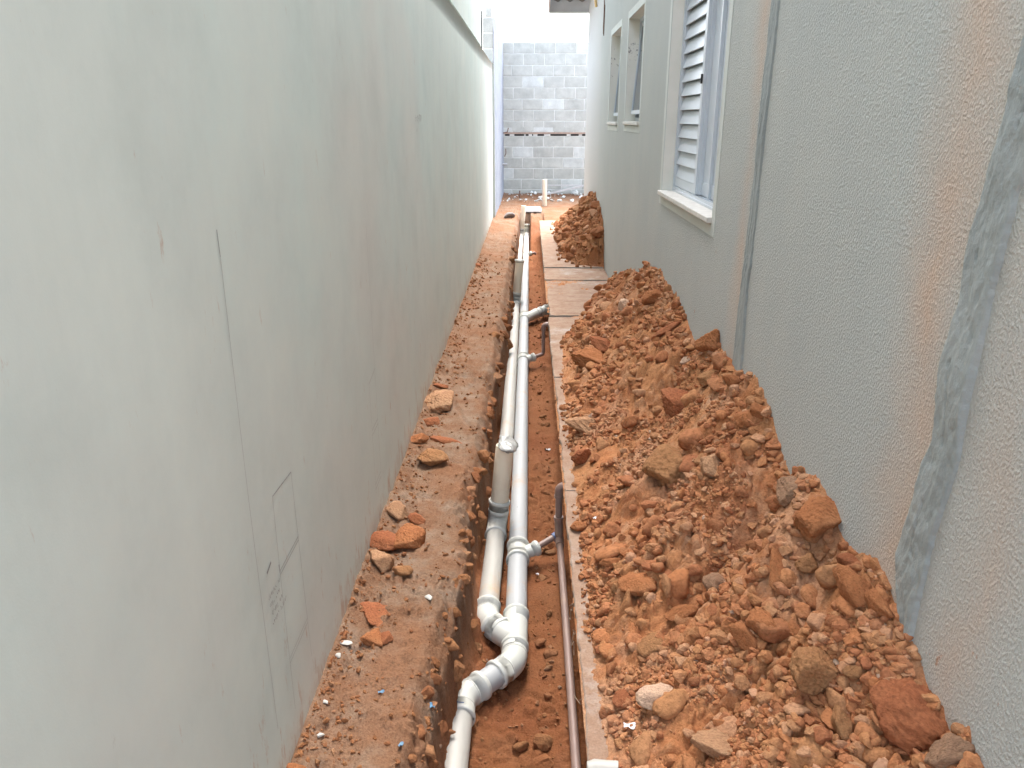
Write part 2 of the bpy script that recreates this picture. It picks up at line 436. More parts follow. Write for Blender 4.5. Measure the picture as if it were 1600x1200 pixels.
# ------------------------------------------------------------------ ground: left ledge, trench, soil beyond
def ledge_edge(Y):
    e = np.interp(Y, [1, 1.48, 1.73, 2.08, 2.47, 2.87, 3.25, 3.92, 4.87, 5.9, 8.1, 11.1, 13], [-.262, -.262, -.260, -.246, -.226, -.238, -.216, -.209, -.195, -.184, -.180, -.174, -.17])
    return e + .034 * fbm(Y * 5.5, Y * 0 + 3.3, 4, 2)
def ground_z(X, Y):
    X, Y = np.broadcast_arrays(np.asarray(X, float), np.asarray(Y, float))
    tr = sstep(-3.2, -2.9, Y) * (1 - sstep(13.05, 13.28, Y + .12 * fbm(X * 9, Y * 2, 3, 8)))
    floor = -.415 + .36 * sstep(.0, .03, X) * sstep(10.9, 13.0, Y) + .055 * fbm(X * 9, Y * 7, 4, 20)
    tal = np.exp(-np.clip(X - ledge_edge(Y), 0, 9) / .045) * (.09 + .25 * sstep(2.02, 2.2, Y) * (1 - .85 * sstep(2.5, 3.1, Y))) * (.7 + 1.2 * fbm(X * 5, Y * 6, 3, 25))
    floor = floor + np.where(X < .1, tal, 0)
    w2, f1, rid = worley(X * 17, Y * 17, 3)
    msk = sstep(.02, .2, fbm(X * 4, Y * 2.5, 3, 31))
    floor = floor + msk * (.016 * np.clip(w2 * 2.4, 0, 1) * (.4 + rid))
    ledge = .034 * fbm(X * 7, Y * 4, 5, 40) + .008 * fbm(X * 28, Y * 24, 3, 44)
    ledge = ledge + .022 * sstep(-.49, -.57, X) + .012 * np.clip(1 - np.abs(fbm(X * 5 + .4, Y * 3.2, 2, 47)) * 18, 0, 1) * -1
    ledge = ledge + .022 * fbm(X * 50, Y * 38, 4, 53, .6) * sstep(-.15, .12, fbm(X * 6, Y * 5, 2, 54))
    ledge = ledge + .010 * np.abs(((Y * 9 + 3 * fbm(X * 8, Y * 5, 3, 57)) % 1) - .5) * sstep(.0, .15, fbm(X * 4 + 8, Y * 3, 2, 58))
    w3, f3, rid3 = worley(X * 34, Y * 34, 5)
    ledge = ledge + sstep(.02, .14, fbm(X * 3, Y * 3, 3, 50)) * .014 * np.clip(w3 * 2.2, 0, 1)
    e = ledge_edge(Y)
    # a worn shoulder, then the cut side of the trench with broken steps in it
    d = X - e + .026 * fbm(Y * 9, X * 9, 3, 61) + .014 * fbm(Y * 42, X * 30, 3, 66)
    side = .20 * sstep(-.060, .006, d) + .25 * sstep(.000, .012, d) + .55 * sstep(.008, .028, d)
    right = sstep(.222, .240, X)
    k = side * (1 - right)
    out = ledge * (1 - k) + floor * k
    under = np.where(Y < 11.9, -.15, 0)
    out = np.where(X > .16, np.where(Y < 12.05, under * right + floor * (1 - right), out), out)
    flat = ledge * .8
    z = out * tr + np.where((X > .16) & (Y < 12.05), under, flat) * (1 - tr)
    z = z + .075 * sstep(14.2, 16.0, Y)
    away = sstep(0, .3, np.maximum(np.maximum(-X - .62, X - 1.8), np.maximum(-2.2 - Y, Y - 16.2)))
    w4, f4, rid4 = worley(X * 22, Y * 16 + z * 10, 15)
    z = z + tr * np.exp(-((d - .005) / .03) ** 2) * (.035 * (np.clip(w4 * 2, 0, 1) * rid4 - .35)) * (X < .1)
    return z * (1 - away) + -.02 * away
gx = np.concatenate([[-90, -20, -4, -1.2], np.arange(-.62, -.30, .008), np.arange(-.30, -.14, .0042), np.arange(-.14, .25, .008), np.arange(.25, .86, .05), [1.0, 1.2, 1.5, 1.8, 2.4, 4, 7, 20, 90]])
gy = [-90., -20, -5, -3.4, -3.1, -2.8, -2, -1, -.2, .3, .7, 1.0]
while gy[-1] < 16.4: gy.append(gy[-1] * 1.0042)
gy = np.array(gy + [17, 18, 20, 30, 60, 160.])
GX, GY = np.meshgrid(gx, gy)
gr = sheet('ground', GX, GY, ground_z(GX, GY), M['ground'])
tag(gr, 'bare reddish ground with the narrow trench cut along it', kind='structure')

# ------------------------------------------------------------------ concrete walkway: separate slabs
walk = empty('walkway', (.48, 6, 0), kind='structure')
joints = [-1.5, .35, 2.955, 4.47, 5.985, 7.50, 8.11, 12.08]
for i, (a, b) in enumerate(zip(joints[:-1], joints[1:])):
    g0 = .006 if i not in (4,) else .095
    y0, y1 = a + g0, b - .004
    xl = .160 + random.uniform(-.004, .006) + (.012 if i == 4 else 0)
    top = [0, 0, .000, .004, -.006, .004, .016][i]
    n = max(8, int((y1 - y0) / .018))
    ys = np.linspace(y0, y1, n)
    xs = np.array([0, .004, .05, .2, .4, .636])
    A, B = np.meshgrid(xs, ys)
    jag = (.014 * fbm(ys * 9, ys * 0 + i, 4, 70 + i) + .010 * fbm(ys * 45, ys * 0 + i, 3, 75 + i))[:, None]
    X = xl + A + jag * (A < .03)
    yj = ((.016 if i != 4 else .05) * fbm(A[0] * 14, A[0] * 0 + i, 4, 80 + i))
    Y = B.copy(); Y[0] += yj; Y[-1] += .4 * yj
    Z = top + .006 * fbm(X * 5, Y * 4, 4, 90 + i) - .004 * (A < .002)
    r, c = X.shape
    v = np.stack([X, Y, Z], -1).reshape(-1, 3)
    lo = v.copy(); lo[:, 2] = -.125; lo[:, 0] += np.where(A.reshape(-1) < .03, .012, 0)
    idx = np.arange(r * c).reshape(r, c)
    q = [np.stack([idx[:-1, :-1], idx[:-1, 1:], idx[1:, 1:], idx[1:, :-1]], -1).reshape(-1, 4)]
    for ring in (idx[:, 0][::-1], idx[:, -1], idx[0], idx[-1][::-1]):
        q.append(np.stack([ring[:-1], ring[:-1] + r * c, ring[1:] + r * c, ring[1:]], -1))
    o = np_mesh('concrete_slab', np.concatenate([v, lo]), np.concatenate(q), M['slab'], walk, smooth=False)

# ------------------------------------------------------------------ near boundary wall (smooth plaster) with pencil marks
bw = empty('boundary_wall', (XL - .08, 5, 0), 'smooth grey plastered boundary wall along the trench with pencil marks', 'wall')
ys = np.array(sorted(set(list(np.arange(-.8, 12.41, .16)) + [12.4]))); zs = np.arange(-.5, 2.286, .1546)
zs = np.linspace(-.5, 2.285, 19)
A, B = np.meshgrid(ys, zs)
def lwx(y, z): return XL + .006 * fbm(y * 1.1, z * 1.3, 3, 130) - .004
Xw = lwx(A, B)
v = np.stack([Xw, A, B], -1).reshape(-1, 3); vb = v.copy(); vb[:, 0] = XL - .15
r, c = A.shape; idx = np.arange(r * c).reshape(r, c)
q = [np.stack([idx[:-1, :-1], idx[:-1, 1:], idx[1:, 1:], idx[1:, :-1]], -1).reshape(-1, 4), np.stack([idx[:-1, :-1], idx[1:, :-1], idx[1:, 1:], idx[:-1, 1:]], -1).reshape(-1, 4) + r * c]
for ring in (idx[:, 0][::-1], idx[:, -1], idx[0], idx[-1][::-1]):
    q.append(np.stack([ring[:-1], ring[1:], ring[1:] + r * c, ring[:-1] + r * c], -1))
np_mesh('wall_body', np.concatenate([v, vb]), np.concatenate(q), M['plaster'], bw)
def stroke(mb, pts, w):
    """a thin raised pencil stroke on the wall; pts are (y, z)"""
    for (y0, z0), (y1, z1) in zip(pts[:-1], pts[1:]):
        n = max(1, int(math.hypot(y1 - y0, z1 - z0) / .06))
        for k in range(n):
            ya, za = y0 + (y1 - y0) * k / n, z0 + (z1 - z0) * k / n
            yb, zb = y0 + (y1 - y0) * (k + 1) / n, z0 + (z1 - z0) * (k + 1) / n
            d = math.hypot(yb - ya, zb - za); ny, nz = -(zb - za) / d * w / 2, (yb - ya) / d * w / 2
            xa, xb = float(lwx(ya, za)) + .0012, float(lwx(yb, zb)) + .0012
            mb.add([(xa, ya - ny, za - nz), (xa, ya + ny, za + nz), (xb, yb + ny, zb + nz), (xb, yb - ny, zb - nz)], [(0, 1, 2, 3)])
mb = MB()
stroke(mb, [(1.400, 1.31), (1.402, 1.26)], .0032)
stroke(mb, [(1.402, 1.26), (1.396, .766), (1.402, .17)], .0013)
stroke(mb, [(1.531, .701), (1.671, .695)], .0026); stroke(mb, [(1.531, .701), (1.526, .51), (1.523, .12)], .0013)
stroke(mb, [(1.671, .695), (1.675, .5), (1.679, .272)], .0015)
for dz in (0, -.010): stroke(mb, [(1.527, .512 + dz), (1.674, .516 + dz)], .0018)
stroke(mb, [(1.524, .53), (1.526, .508)], .0045)
for dz in (0, -.012): stroke(mb, [(1.524, .268 + dz), (1.679, .272 + dz)], .0012)
stroke(mb, [(1.679, .272), (1.682, .15)], .0010)
mb.build('pencil_outline', M['graphite'], bw)
mb = MB()
stroke(mb, [(2.70, 1.15), (2.705, .20)], .0016); stroke(mb, [(2.591, .602), (2.707, .625)], .0022); stroke(mb, [(2.591, .602), (2.60, .16)], .0015)
for dz in (0, -.02): stroke(mb, [(2.595, .42 + dz), (2.705, .424 + dz)], .0018); stroke(mb, [(2.595, .20 + dz), (2.705, .204 + dz)], .0018)
mb.build('pencil_outline', M['graphite_soft'], bw)
mb = MB(); rr = random.Random(4)
words = [['CONEXAO', '2X'], ['PARA', 'DESC'], ['ALTURA', 'PIA'], ['TOMADA', 'ESGOTO']]
for li in range(4):
    y = 1.441 + .002 * li; z = .492 - li * .0235 + .004
    for wn_ in words[li]:
        for ch in wn_:
            pts = [(y + rr.uniform(0, .0055), z + rr.uniform(-.007, .007)) for _ in range(4)]
            stroke(mb, pts, .0016); y += .0078
        y += .010
stroke(mb, [(1.447, .556), (1.478, .566)], .007)
mb.build('pencil_writing', M['graphite'], bw)
mb = MB()
for k in range(5):
    y = 4.03 + k * .05; pts = [(y + rr.uniform(0, .04), 1.50 + rr.uniform(-.022, .022)) for _ in range(4)]; stroke(mb, pts, .005)
stroke(mb, [(4.07, 1.44), (4.09, 1.455)], .006)
mb.build('pencil_writing', M['graphite_soft'], bw)

# neighbour's wall standing above and behind it
nw = empty('neighbour_wall', (-.65, 4, 0), 'pale upper wall of the neighbour rising above the boundary wall', 'wall')
o = MB().box(-.74, -.604, -.8, 10.25, 2.345, 4.2).build('wall_body', M['plaster'], nw)  # real wall, its unseen upper part made taller to darken the passage
MB().box(-.70, -.625, -.8, 10.2, 2.2845, 2.344).build('dark_joint', M['dark'], nw)
mb = MB()
for k in range(60):
    y = -.75 + k * .18 + random.uniform(-.08, .08); mb.box(-.612, -.594 + random.uniform(-.004, .004), y, y + random.uniform(.05, .2), 2.2847, 2.2847 + random.uniform(.005, .03))
mb.build('mortar_lump', M['mortar'], nw)

# block wall beyond, its end face showing above the plaster
sw = empty('side_block_wall', (-.62, 14, 0), 'taller bluish rendered block wall beyond the plastered boundary wall', 'wall')
ys = np.linspace(12.402, 16.0, 60); zs = np.linspace(-.4, 2.95, 60)
A, B = np.meshgrid(ys, zs)
X = np.interp(A, [12.4, 16], [-.552, -.522]) + .012 * fbm(A * 6, B * 6, 5, 140)
sheet('render_coat', X, A, B, M['render_rough'], sw)
MB().box(-.70, -.570, 12.404, 16.0, -.4, 2.944).build('wall_core', M['mortar'], sw)
MB().box(-.5685, -.540, 12.4015, 12.41, -.4, 2.2845).build('corner_render', M['plaster'], sw)
for k, (z0, z1) in enumerate([(2.300, 2.478), (2.498, 2.690), (2.710, 2.900), (2.918, 3.045)]):
    bevel(MB().box(-.708 if k < 3 else -.66, -.556 - (0 if k < 3 else .02), 12.36, 12.60, z0, z1).build('concrete_block', M['block'], sw), .006)
for z0, z1 in ((2.287, 2.30), (2.478, 2.498), (2.690, 2.710), (2.900, 2.918)):
    MB().box(-.70, -.560, 12.366, 12.6, z0, z1).build('mortar_bed', M['mortar'], sw)
MB().box(-.735, -.712, 12.37, 12.40, 2.30, 3.0).build('dark_joint', M['dark'], sw)

# back wall of concrete blocks across the end of the passage
YB = 16.0
bk = empty('back_block_wall', (1.4, YB + .09, 0), 'bare concrete block wall closing the end of the passage', 'wall')
MB().box(-.75, 3.6, YB + .0055, YB + .15, -.3, 2.885).build('mortar', M['mortar'], bk)
bm_proto = {}
def block(x0, x1, z0, z1, m):
    w, h = x1 - x0, z1 - z0
    key = (round(w, 2), round(h, 2), m.name)
    if key not in bm_proto:
        mb = MB(); mb.box(-w / 2, w / 2, 0, .03, -h / 2, h / 2)
        o = mb.build('concrete_block', m, bk); bevel(o, .006)
        bm_proto[key] = o
    else:
        o = bm_proto[key].copy(); COL.objects.link(o)
    o.location = ((x0 + x1) / 2, YB + random.uniform(-.003, .002), (z0 + z1) / 2)
    return o
rows = []
z = 2.885
while z > 1.37:
    rows.append((z - .19, z)); z -= .2035
rows += [(1.255, 1.348)]
z = 1.178
while z > .03:
    rows.append((z - .192, z)); z -= .2065
for ri, (z0, z1) in enumerate(rows):
    off = (-.74 + (.2 if ri % 2 else 0) + random.uniform(-.02, .02))
    x = off
    if ri % 2: block(-.74, off - .014, z0, z1, M['block'])
    while x < 3.4:
        pale = random.random() < .07 or (z0 > 2.5 and .5 < x < .9)
        block(x, x + .39, z0, z1, M['block_pale'] if pale else M['block']); x += .404
MB().box(-.53, 3.6, YB - .018, YB + .005, 1.230, 1.250).build('rusty_strip', M['beam'], bk)
mb = MB()
for k in range(14):
    x = -.5 + k * .22 + random.uniform(-.03, .03); mb.box(x, x + random.uniform(.10, .20), YB - .002, YB + .004, 1.186, 1.220)
mb.build('dark_gap', M['dark'], bk)
mb = MB()
for k in range(7):
    x = -.36 + k * .36 + random.uniform(-.05, .05); mb.box(x, x + .07, YB - .006, YB + .0045, 1.184, 1.2215)
mb.build('mortar_lump', M['mortar'], bk)

# ------------------------------------------------------------------ the house
hs = empty('house', (3, 5, 0), 'grey textured house wall with louvred window above the soil heap', 'house')
WIN = [(3.43, 4.80, 1.09, 2.27), (5.97, 6.87, 1.478, 2.27), (7.43, 8.29, 1.470, 2.275)]
ycut = sorted({-.8, 11.65, *[w[0] for w in WIN], *[w[1] for w in WIN]}); zcut = sorted({-.5, 2.95, *[w[2] for w in WIN], *[w[3] for w in WIN]})
mb = MB()
for i in range(len(ycut) - 1):
    for j in range(len(zcut) - 1):
        ym, zm = (ycut[i] + ycut[i + 1]) / 2, (zcut[j] + zcut[j + 1]) / 2
        if any(w[0] < ym < w[1] and w[2] < zm < w[3] for w in WIN): continue
        y0, y1, z0, z1 = ycut[i], ycut[i + 1], zcut[j], zcut[j + 1]
        for x, fl in ((XR, 0), (XR + .15, 1)):
            p = [(x, y0, z0), (x, y0, z1), (x, y1, z1), (x, y1, z0)]
            mb.add(p, [(0, 1, 2, 3) if not fl else (3, 2, 1, 0)])
mb.add([(XR, 11.65, -.5), (XR, 11.65, 2.95), (6, 11.65, 2.95), (6, 11.65, -.5)], [(0, 1, 2, 3)])
mb.add([(XR, -.8, -.5), (6, -.8, -.5), (6, -.8, 3.3), (XR, -.8, 3.3)], [(0, 1, 2, 3)])
mb.add([(6, -.8, -.5), (6, 11.65, -.5), (6, 11.65, 2.95), (6, -.8, 2.95)], [(0, 1, 2, 3)])
# gable above the passage
mb.add([(XR, -.8, 2.95), (XR, -.8, 3.33), (XR, 4.8, 4.95), (XR, 11.65, 2.95)], [(0, 1, 2, 3)])
mb.build('wall', M['house'], hs)
MB().box(.97, 5.9, -.7, 11.5, 2.6, 2.7).build('ceiling', M['trim'], hs)

def ribbon(name, left, right, m, thick=.006, seed=0, lump=.003):
    """a rough band of cement trowelled on the wall; left and right are lists of (y, z), top down"""
    zt, zb = left[0][1], left[-1][1]
    zz = np.linspace(zt, zb, int((zt - zb) / .005)); NT_ = 36
    L = np.interp(-zz, [-p[1] for p in left], [p[0] for p in left]) + .028 * fbm(zz * 9, zz * 0, 5, seed, .62)
    R_ = np.interp(-zz, [-p[1] for p in right], [p[0] for p in right]) + .028 * fbm(zz * 9, zz * 0 + 5, 5, seed + 1, .62)
    t = np.linspace(0, 1, NT_)
    Y = L[:, None] * (1 - t) + R_[:, None] * t
    Z = np.repeat(zz[:, None], NT_, 1)
    rel = lump * 2.4 * fbm(Y * 22, Z * 7, 4, seed + 2) + lump * .9 * fbm(Y * 90 + Z * 30, Z * 26, 3, seed + 4)
    cr = np.abs(t[None] - .52 - .5 * fbm(zz * 3.5, zz * 0, 4, seed + 6)[:, None]) < .022
    rel = rel - np.where(cr & (fbm(zz * 5, zz * 0 + 2, 2, seed + 8)[:, None] > -.02), .004, 0)
    X = XR - .001 - (thick + rel) * np.clip(np.minimum(t, 1 - t) * 14, 0, 1) ** .5
    X[:, 0] = X[:, -1] = XR + .004
    return sheet(name, X, Y, Z, m, hs)
ribbon('cement_patch', [(2.845, 2.9), (2.842, 1.8), (2.842, 1.3), (2.86, .9), (2.89, .5)], [(2.745, 2.9), (2.745, 1.8), (2.765, 1.3), (2.77, .9), (2.74, .5)], M['patch'], .006, 150)
ribbon('cement_patch', [(1.35, 2.9), (1.365, 1.7), (1.384, 1.516), (1.403, 1.41), (1.413, 1.26), (1.411, 1.17), (1.425, 1.07), (1.418, .91), (1.440, .76), (1.462, .62), (1.395, .45), (1.38, .3)],
       [(1.25, 2.9), (1.285, 1.5), (1.298, 1.398), (1.302, 1.336), (1.309, 1.228), (1.311, 1.125), (1.318, 1.0), (1.315, .90), (1.332, .787), (1.341, .64), (1.349, .51), (1.36, .3)], M['patch'], .009, 160, .006)

def window(y0, y1, z0, z1, name):
    return None
def trim_band(y0, y1, z0, z1, w, zl):
    mb = MB()
    x0, x1 = XR - .0025, XR + .02
    mb.box(x0, x1, y0 - w, y0, zl, z1 + w); mb.box(x0, x1, y1, y1 + w, zl, z1 + w)
    mb.box(x0, x1, y0, y1, z1, z1 + w); mb.box(x0, x1, y0, y1, zl, z0 - .03)
    return mb
for wi, (y0, y1, z0, z1) in enumerate(WIN):
    big = wi == 0
    w = empty('window', (XR + .08, (y0 + y1) / 2, z0)); w.parent = hs; w.matrix_parent_inverse = Matrix.Translation(hs.location).inverted()
    w['label'] = ['wide window with a white louvred shutter', 'narrow high window nearer the shuttered one', 'narrow high window farther from the shuttered one'][wi]
    def P(nm, mb, m):
        o = mb.build(nm, m); o.parent = w
        o.matrix_parent_inverse = Matrix.Translation(w.location + hs.location * 0).inverted()
        return o
    P('trim', trim_band(y0, y1, z0, z1, .06 if big else .055, 1.015 if big else z0 - .075), M['trim'])
    dep = .15
    mb = MB(); e = .0015
    mb.add([(XR + e, y1 - e, z0), (XR + dep, y1 - e, z0), (XR + dep, y1 - e, z1), (XR + e, y1 - e, z1)], [(0, 1, 2, 3)])
    mb.add([(XR + e, y0 + e, z0), (XR + e, y0 + e, z1), (XR + dep, y0 + e, z1), (XR + dep, y0 + e, z0)], [(0, 1, 2, 3)])
    mb.add([(XR + e, y0, z1 - e), (XR + e, y1, z1 - e), (XR + dep, y1, z1 - e), (XR + dep, y0, z1 - e)], [(0, 1, 2, 3)])
    mb.add([(XR + e, y0, z0 + e), (XR + dep, y0, z0 + e), (XR + dep, y1, z0 + e), (XR + e, y1, z0 + e)], [(0, 1, 2, 3)])
    P('reveal', mb, M['reveal'])
    so = .024 if big else .018
    o = P('sill', MB().box(XR - so, XR + .10, y0 - .004, y1 + .012, z0 - .022, z0 + .004), M['sill']); bevel(o, .004)
    if big:
        fx = XR + .064
        mb = MB()      # outer frame with its sliding tracks
        mb.box(fx, fx + .075, y1 - .034, y1 - .002, z0 + .005, z1 - .002); mb.box(fx, fx + .075, y0 + .002, y0 + .024, z0 + .005, z1 - .002)
        mb.box(fx, fx + .075, y0 + .024, y1 - .034, z1 - .034, z1 - .002)
        mb.box(fx - .006, fx + .075, y0 + .024, y1 - .034, z0 + .005, z0 + .017)
        for dx in (0, .022, .044, .068): mb.box(fx + dx, fx + dx + .004, y0 + .0245, y1 - .0345, z0 + .017, z0 + .032)
        P('frame', mb, M['alu'])
        # louvred leaf over the far half
        la, lb = 4.165, 4.765
        mb = MB(); x0, x1 = fx + .006, fx + .030
        mb.box(x0, x1, la, la + .050, z0 + .034, z1 - .036); mb.box(x0, x1, lb - .022, lb, z0 + .034, z1 - .036)
        mb.box(x0, x1, la + .05, lb - .022, z0 + .034, z0 + .085); mb.box(x0, x1, la + .05, lb - .022, z1 - .085, z1 - .036)
        P('shutter_frame', mb, M['alu'])
        for k in range(14):
            zc = z0 + .085 + .036 + k * .0745
            mb = MB()
            prof = [(.0, -.036), (-.004, -.034), (.016, .034), (.020, .036), (.021, .030), (.002, -.036)]
            v = [(x0 + .003 + px, yy, zc + pz) for yy in (la + .0505, lb - .0225) for px, pz in prof]
            n = len(prof)
            mb.add(v, [tuple(range(n)), tuple(range(2 * n - 1, n - 1, -1))] + [(i, n + i, n + (i + 1) % n, (i + 1) % n) for i in range(n)])
            P('slat', mb, M['alu'])
        P('shutter_backing', MB().box(x1 + .001, x1 + .004, la + .02, lb - .01, z0 + .05, z1 - .05), M['graphite_soft'])
        # plain leaf over the near half, pushed back a track
        mb = MB(); x2 = fx + .034
        ha, hb = 3.475, 4.20
        for a_, b_ in ((ha, ha + .045), (hb - .05, hb), (ha + .20, ha + .245), (ha + .45, ha + .47)): mb.box(x2 - .012, x2 + .024, a_, b_, z0 + .034, z1 - .036)
        mb.box(x2, x2 + .024, ha + .045, hb - .05, z0 + .034, z0 + .10); mb.box(x2, x2 + .024, ha + .045, hb - .05, z1 - .10, z1 - .036)
        P('leaf_frame', mb, M['alu'])
        P('leaf_panel', MB().box(x2 + .006, x2 + .012, ha + .045, hb - .05, z0 + .10, z1 - .10), M['alu'])
        for yy in (4.185, 3.60): P('latch', MB().box(fx - .004, fx + .004, yy - .007, yy + .007, 1.67, 1.715), M['dark'])
        P('dark_slot', MB().box(fx + .066, fx + .070, y0 + .0245, y0 + .045, z0 + .036, z1 - .036), M['dark'])
    else:
        fx = XR + .085
        mb = MB(); t = .028
        mb.box(fx, fx + .05, y0 + .002, y0 + t, z0 + .005, z1 - .003); mb.box(fx, fx + .05, y1 - t, y1 - .002, z0 + .005, z1 - .003)
        mb.box(fx, fx + .05, y0 + t, y1 - t, z0 + .005, z0 + .005 + t); mb.box(fx, fx + .05, y0 + t, y1 - t, z1 - .003 - t, z1 - .003)
        P('frame', mb, M['alu'])
        # awning sash, hinged at its top and a little open at the foot
        zt, zb = z1 - .035, z0 + .06
        def sash(d, a0, a1, b0, b1):
            out = []
            for zz in (b0, b1):
                k = (zt - zz) / (zt - zb); xo = fx + .012 - k * .055
                out += [(xo, a0, zz), (xo, a1, zz), (xo + d, a1, zz), (xo + d, a0, zz)]
            return out
        F = [(0, 1, 2, 3), (7, 6, 5, 4), (0, 4, 5, 1), (1, 5, 6, 2), (2, 6, 7, 3), (3, 7, 4, 0)]
        mb = MB(); sy0, sy1 = y0 + .034, y1 - .034
        for a0, a1, b0, b1 in ((sy0, sy0 + .028, zb, zt), (sy1 - .028, sy1, zb, zt), (sy0 + .0281, sy1 - .0281, zb, zb + .03), (sy0 + .0281, sy1 - .0281, zt - .03, zt)):
            mb.add(sash(.022, a0, a1, b0, b1), F)
        P('sash', mb, M['alu'])
        mb = MB(); vv = sash(.006, sy0 + .02, sy1 - .02, zb + .02, zt - .02); mb.add([(p[0] + .008, p[1], p[2]) for p in vv], F)
        P('pane', mb, M['glass_dark'])
    P('dark_room', MB().box(XR + .149, XR + .152, y0, y1, z0, z1), M['dark'])

# roof: two slopes seen from below at the verge over the passage
def roof_z(y): return np.interp(y, [-2.4, 4.8, 11.95], [2.93, 5.03, 2.975])
mb = MB()
for ya, yb in ((11.95, 4.8), (4.8, -1.1)):
    nx = 110; xs = np.linspace(.25, 6.1, nx)
    if ya > 5: ya_ = 10.75
    else: ya_ = ya
    v = [(x, y, float(roof_z(y)) + .075 + .022 * math.sin(x * 2 * math.pi / .17)) for y in (ya_, yb) for x in xs]
    mb.add(v, [(i, i + 1, nx + i + 1, nx + i) for i in range(nx - 1)], True)
    v2 = [(p[0], p[1], p[2] + .014) for p in v]; mb.add(v2, [(i, nx + i, nx + i + 1, i + 1) for i in range(nx - 1)], True)
o = mb.build('roof_tiling', M['tile'], hs); o['kind'] = 'stuff'
tp = None
for ri in range(3):
    for ci in range(6):
        if tp is None:
            mb = MB(); nx = 9
            v = []
            for dz in (0, .013):
                for yy, dzz in ((0, 0), (.42, -.42 * .2876 + .012)):
                    v += [(-.085 + .17 * i / (nx - 1), yy, dzz + dz + .022 * math.sin((i / (nx - 1)) * 2 * math.pi)) for i in range(nx)]
            F = [(i, i + 1, nx + i + 1, nx + i) for i in range(nx - 1)] + [(2 * nx + i, 3 * nx + i, 3 * nx + i + 1, 2 * nx + i + 1) for i in range(nx - 1)]
            F += [(nx + i, nx + i + 1, 3 * nx + i + 1, 3 * nx + i) for i in range(nx - 1)] + [(i + 1, i, 2 * nx + i, 2 * nx + i + 1) for i in range(nx - 1)]
            mb.add(v, F, True); o = mb.build('roof_tile', M['tile'], hs); tp = o
        else:
            o = tp.copy(); COL.objects.link(o)
        y = 10.75 + ri * .40
        o.location = (.335 + ci * .1702, y, float(roof_z(y)) + .078)
MB().box(1.28, 6.1, 10.76, 11.94, 2.97, 3.0).build('roof_edge', M['tile'], hs)
mb = MB(); mb.box(.262, 6.1, 11.92, 11.945, 2.915, 3.095)
mb.build('fascia', M['fascia'], hs)
MB().box(.262, 6.1, 11.90, 11.919, 2.905, 2.925).build('fascia_lip', M['trim'], hs)
for ya, yb in ((11.95, 4.8), (4.8, -1.1)):
    MB().bar((.255, ya, float(roof_z(ya)) + .0), (.255, yb, float(roof_z(yb)) + .0), .022, .13).build('verge_board', M['fascia'], hs)
# loops of yellow conduit hanging from the wall near the eave
pts = [(.795, 9.62, 2.80), (.775, 9.75, 2.90), (.76, 9.95, 2.93), (.765, 10.12, 2.86), (.785, 10.2, 2.76)]
mb = MB(); sm = []
for i in range(len(pts) - 1):
    for k in range(6): sm.append(Vector(pts[i]).lerp(Vector(pts[i + 1]), k / 6))
mb.tube(sm, [.016 + .002 * (i % 2) for i in range(len(sm))], 10)
mb.build('conduit', M['yellow'], hs)
mb = MB(); mb.tube([(.797, 9.25, 2.93), (.796, 9.22, 2.7), (.797, 9.24, 2.45), (.796, 9.2, 2.38)], .006, 6); mb.tube([(.797, 9.14, 2.66), (.796, 9.15, 2.5), (.797, 9.17, 2.36)], .005, 6)
mb.build('wire', M['rust'], hs)

# ------------------------------------------------------------------ soil heaps
CREST = [(-.8, 0), (-.3, .25), (.4, .40), (.9, .42), (1.06, .425), (1.18, .40), (1.28, .44), (1.38, .50), (1.50, .555), (1.66, .505), (1.81, .525), (1.95, .560), (2.12, .50), (2.30, .575), (2.43, .62), (2.89, .61), (3.22, .60), (3.38, .50), (3.47, .46), (3.59, .50), (3.78, .57), (4.35, .587), (4.95, .594), (5.5, .47), (6.03, .36), (6.6, .22), (7.13, .08), (7.6, 0), (9, 0)]
def toe(Y): return np.interp(Y, [-1, 1.4, 3, 4.5, 5.2, 6.1, 7.0, 7.6], [.180, .185, .195, .20, .215, .42, .66, .80])
def heap_base(X, Y):
    s = np.clip((X - toe(Y)) / (XR - toe(Y) + 1e-6), -.3, 1.05)
    Yp = Y + 1.05 * (XR - X)
    cr = np.interp(Yp * .55 + Y * .45, [a for a, b in CREST], [b for a, b in CREST])
    cr_w = np.interp(Y, [a for a, b in CREST], [b for a, b in CREST])
    cr = cr * (1 - sstep(.75, 1, s)) + cr_w * sstep(.75, 1, s)
    h = cr * (.62 * s + .38 * np.clip(s, 0, 2) ** 1.9) * np.where(s > 0, 1, .6)
    for yv, dep, wd in ((3.43, .075, .13), (2.13, .06, .09), (1.70, .045, .08)):
        h = h - dep * np.exp(-((Yp - yv - .25 * (XR - X)) / wd) ** 2) * sstep(.15, .5, s) * (1 - .6 * sstep(.85, 1, s))
    return h
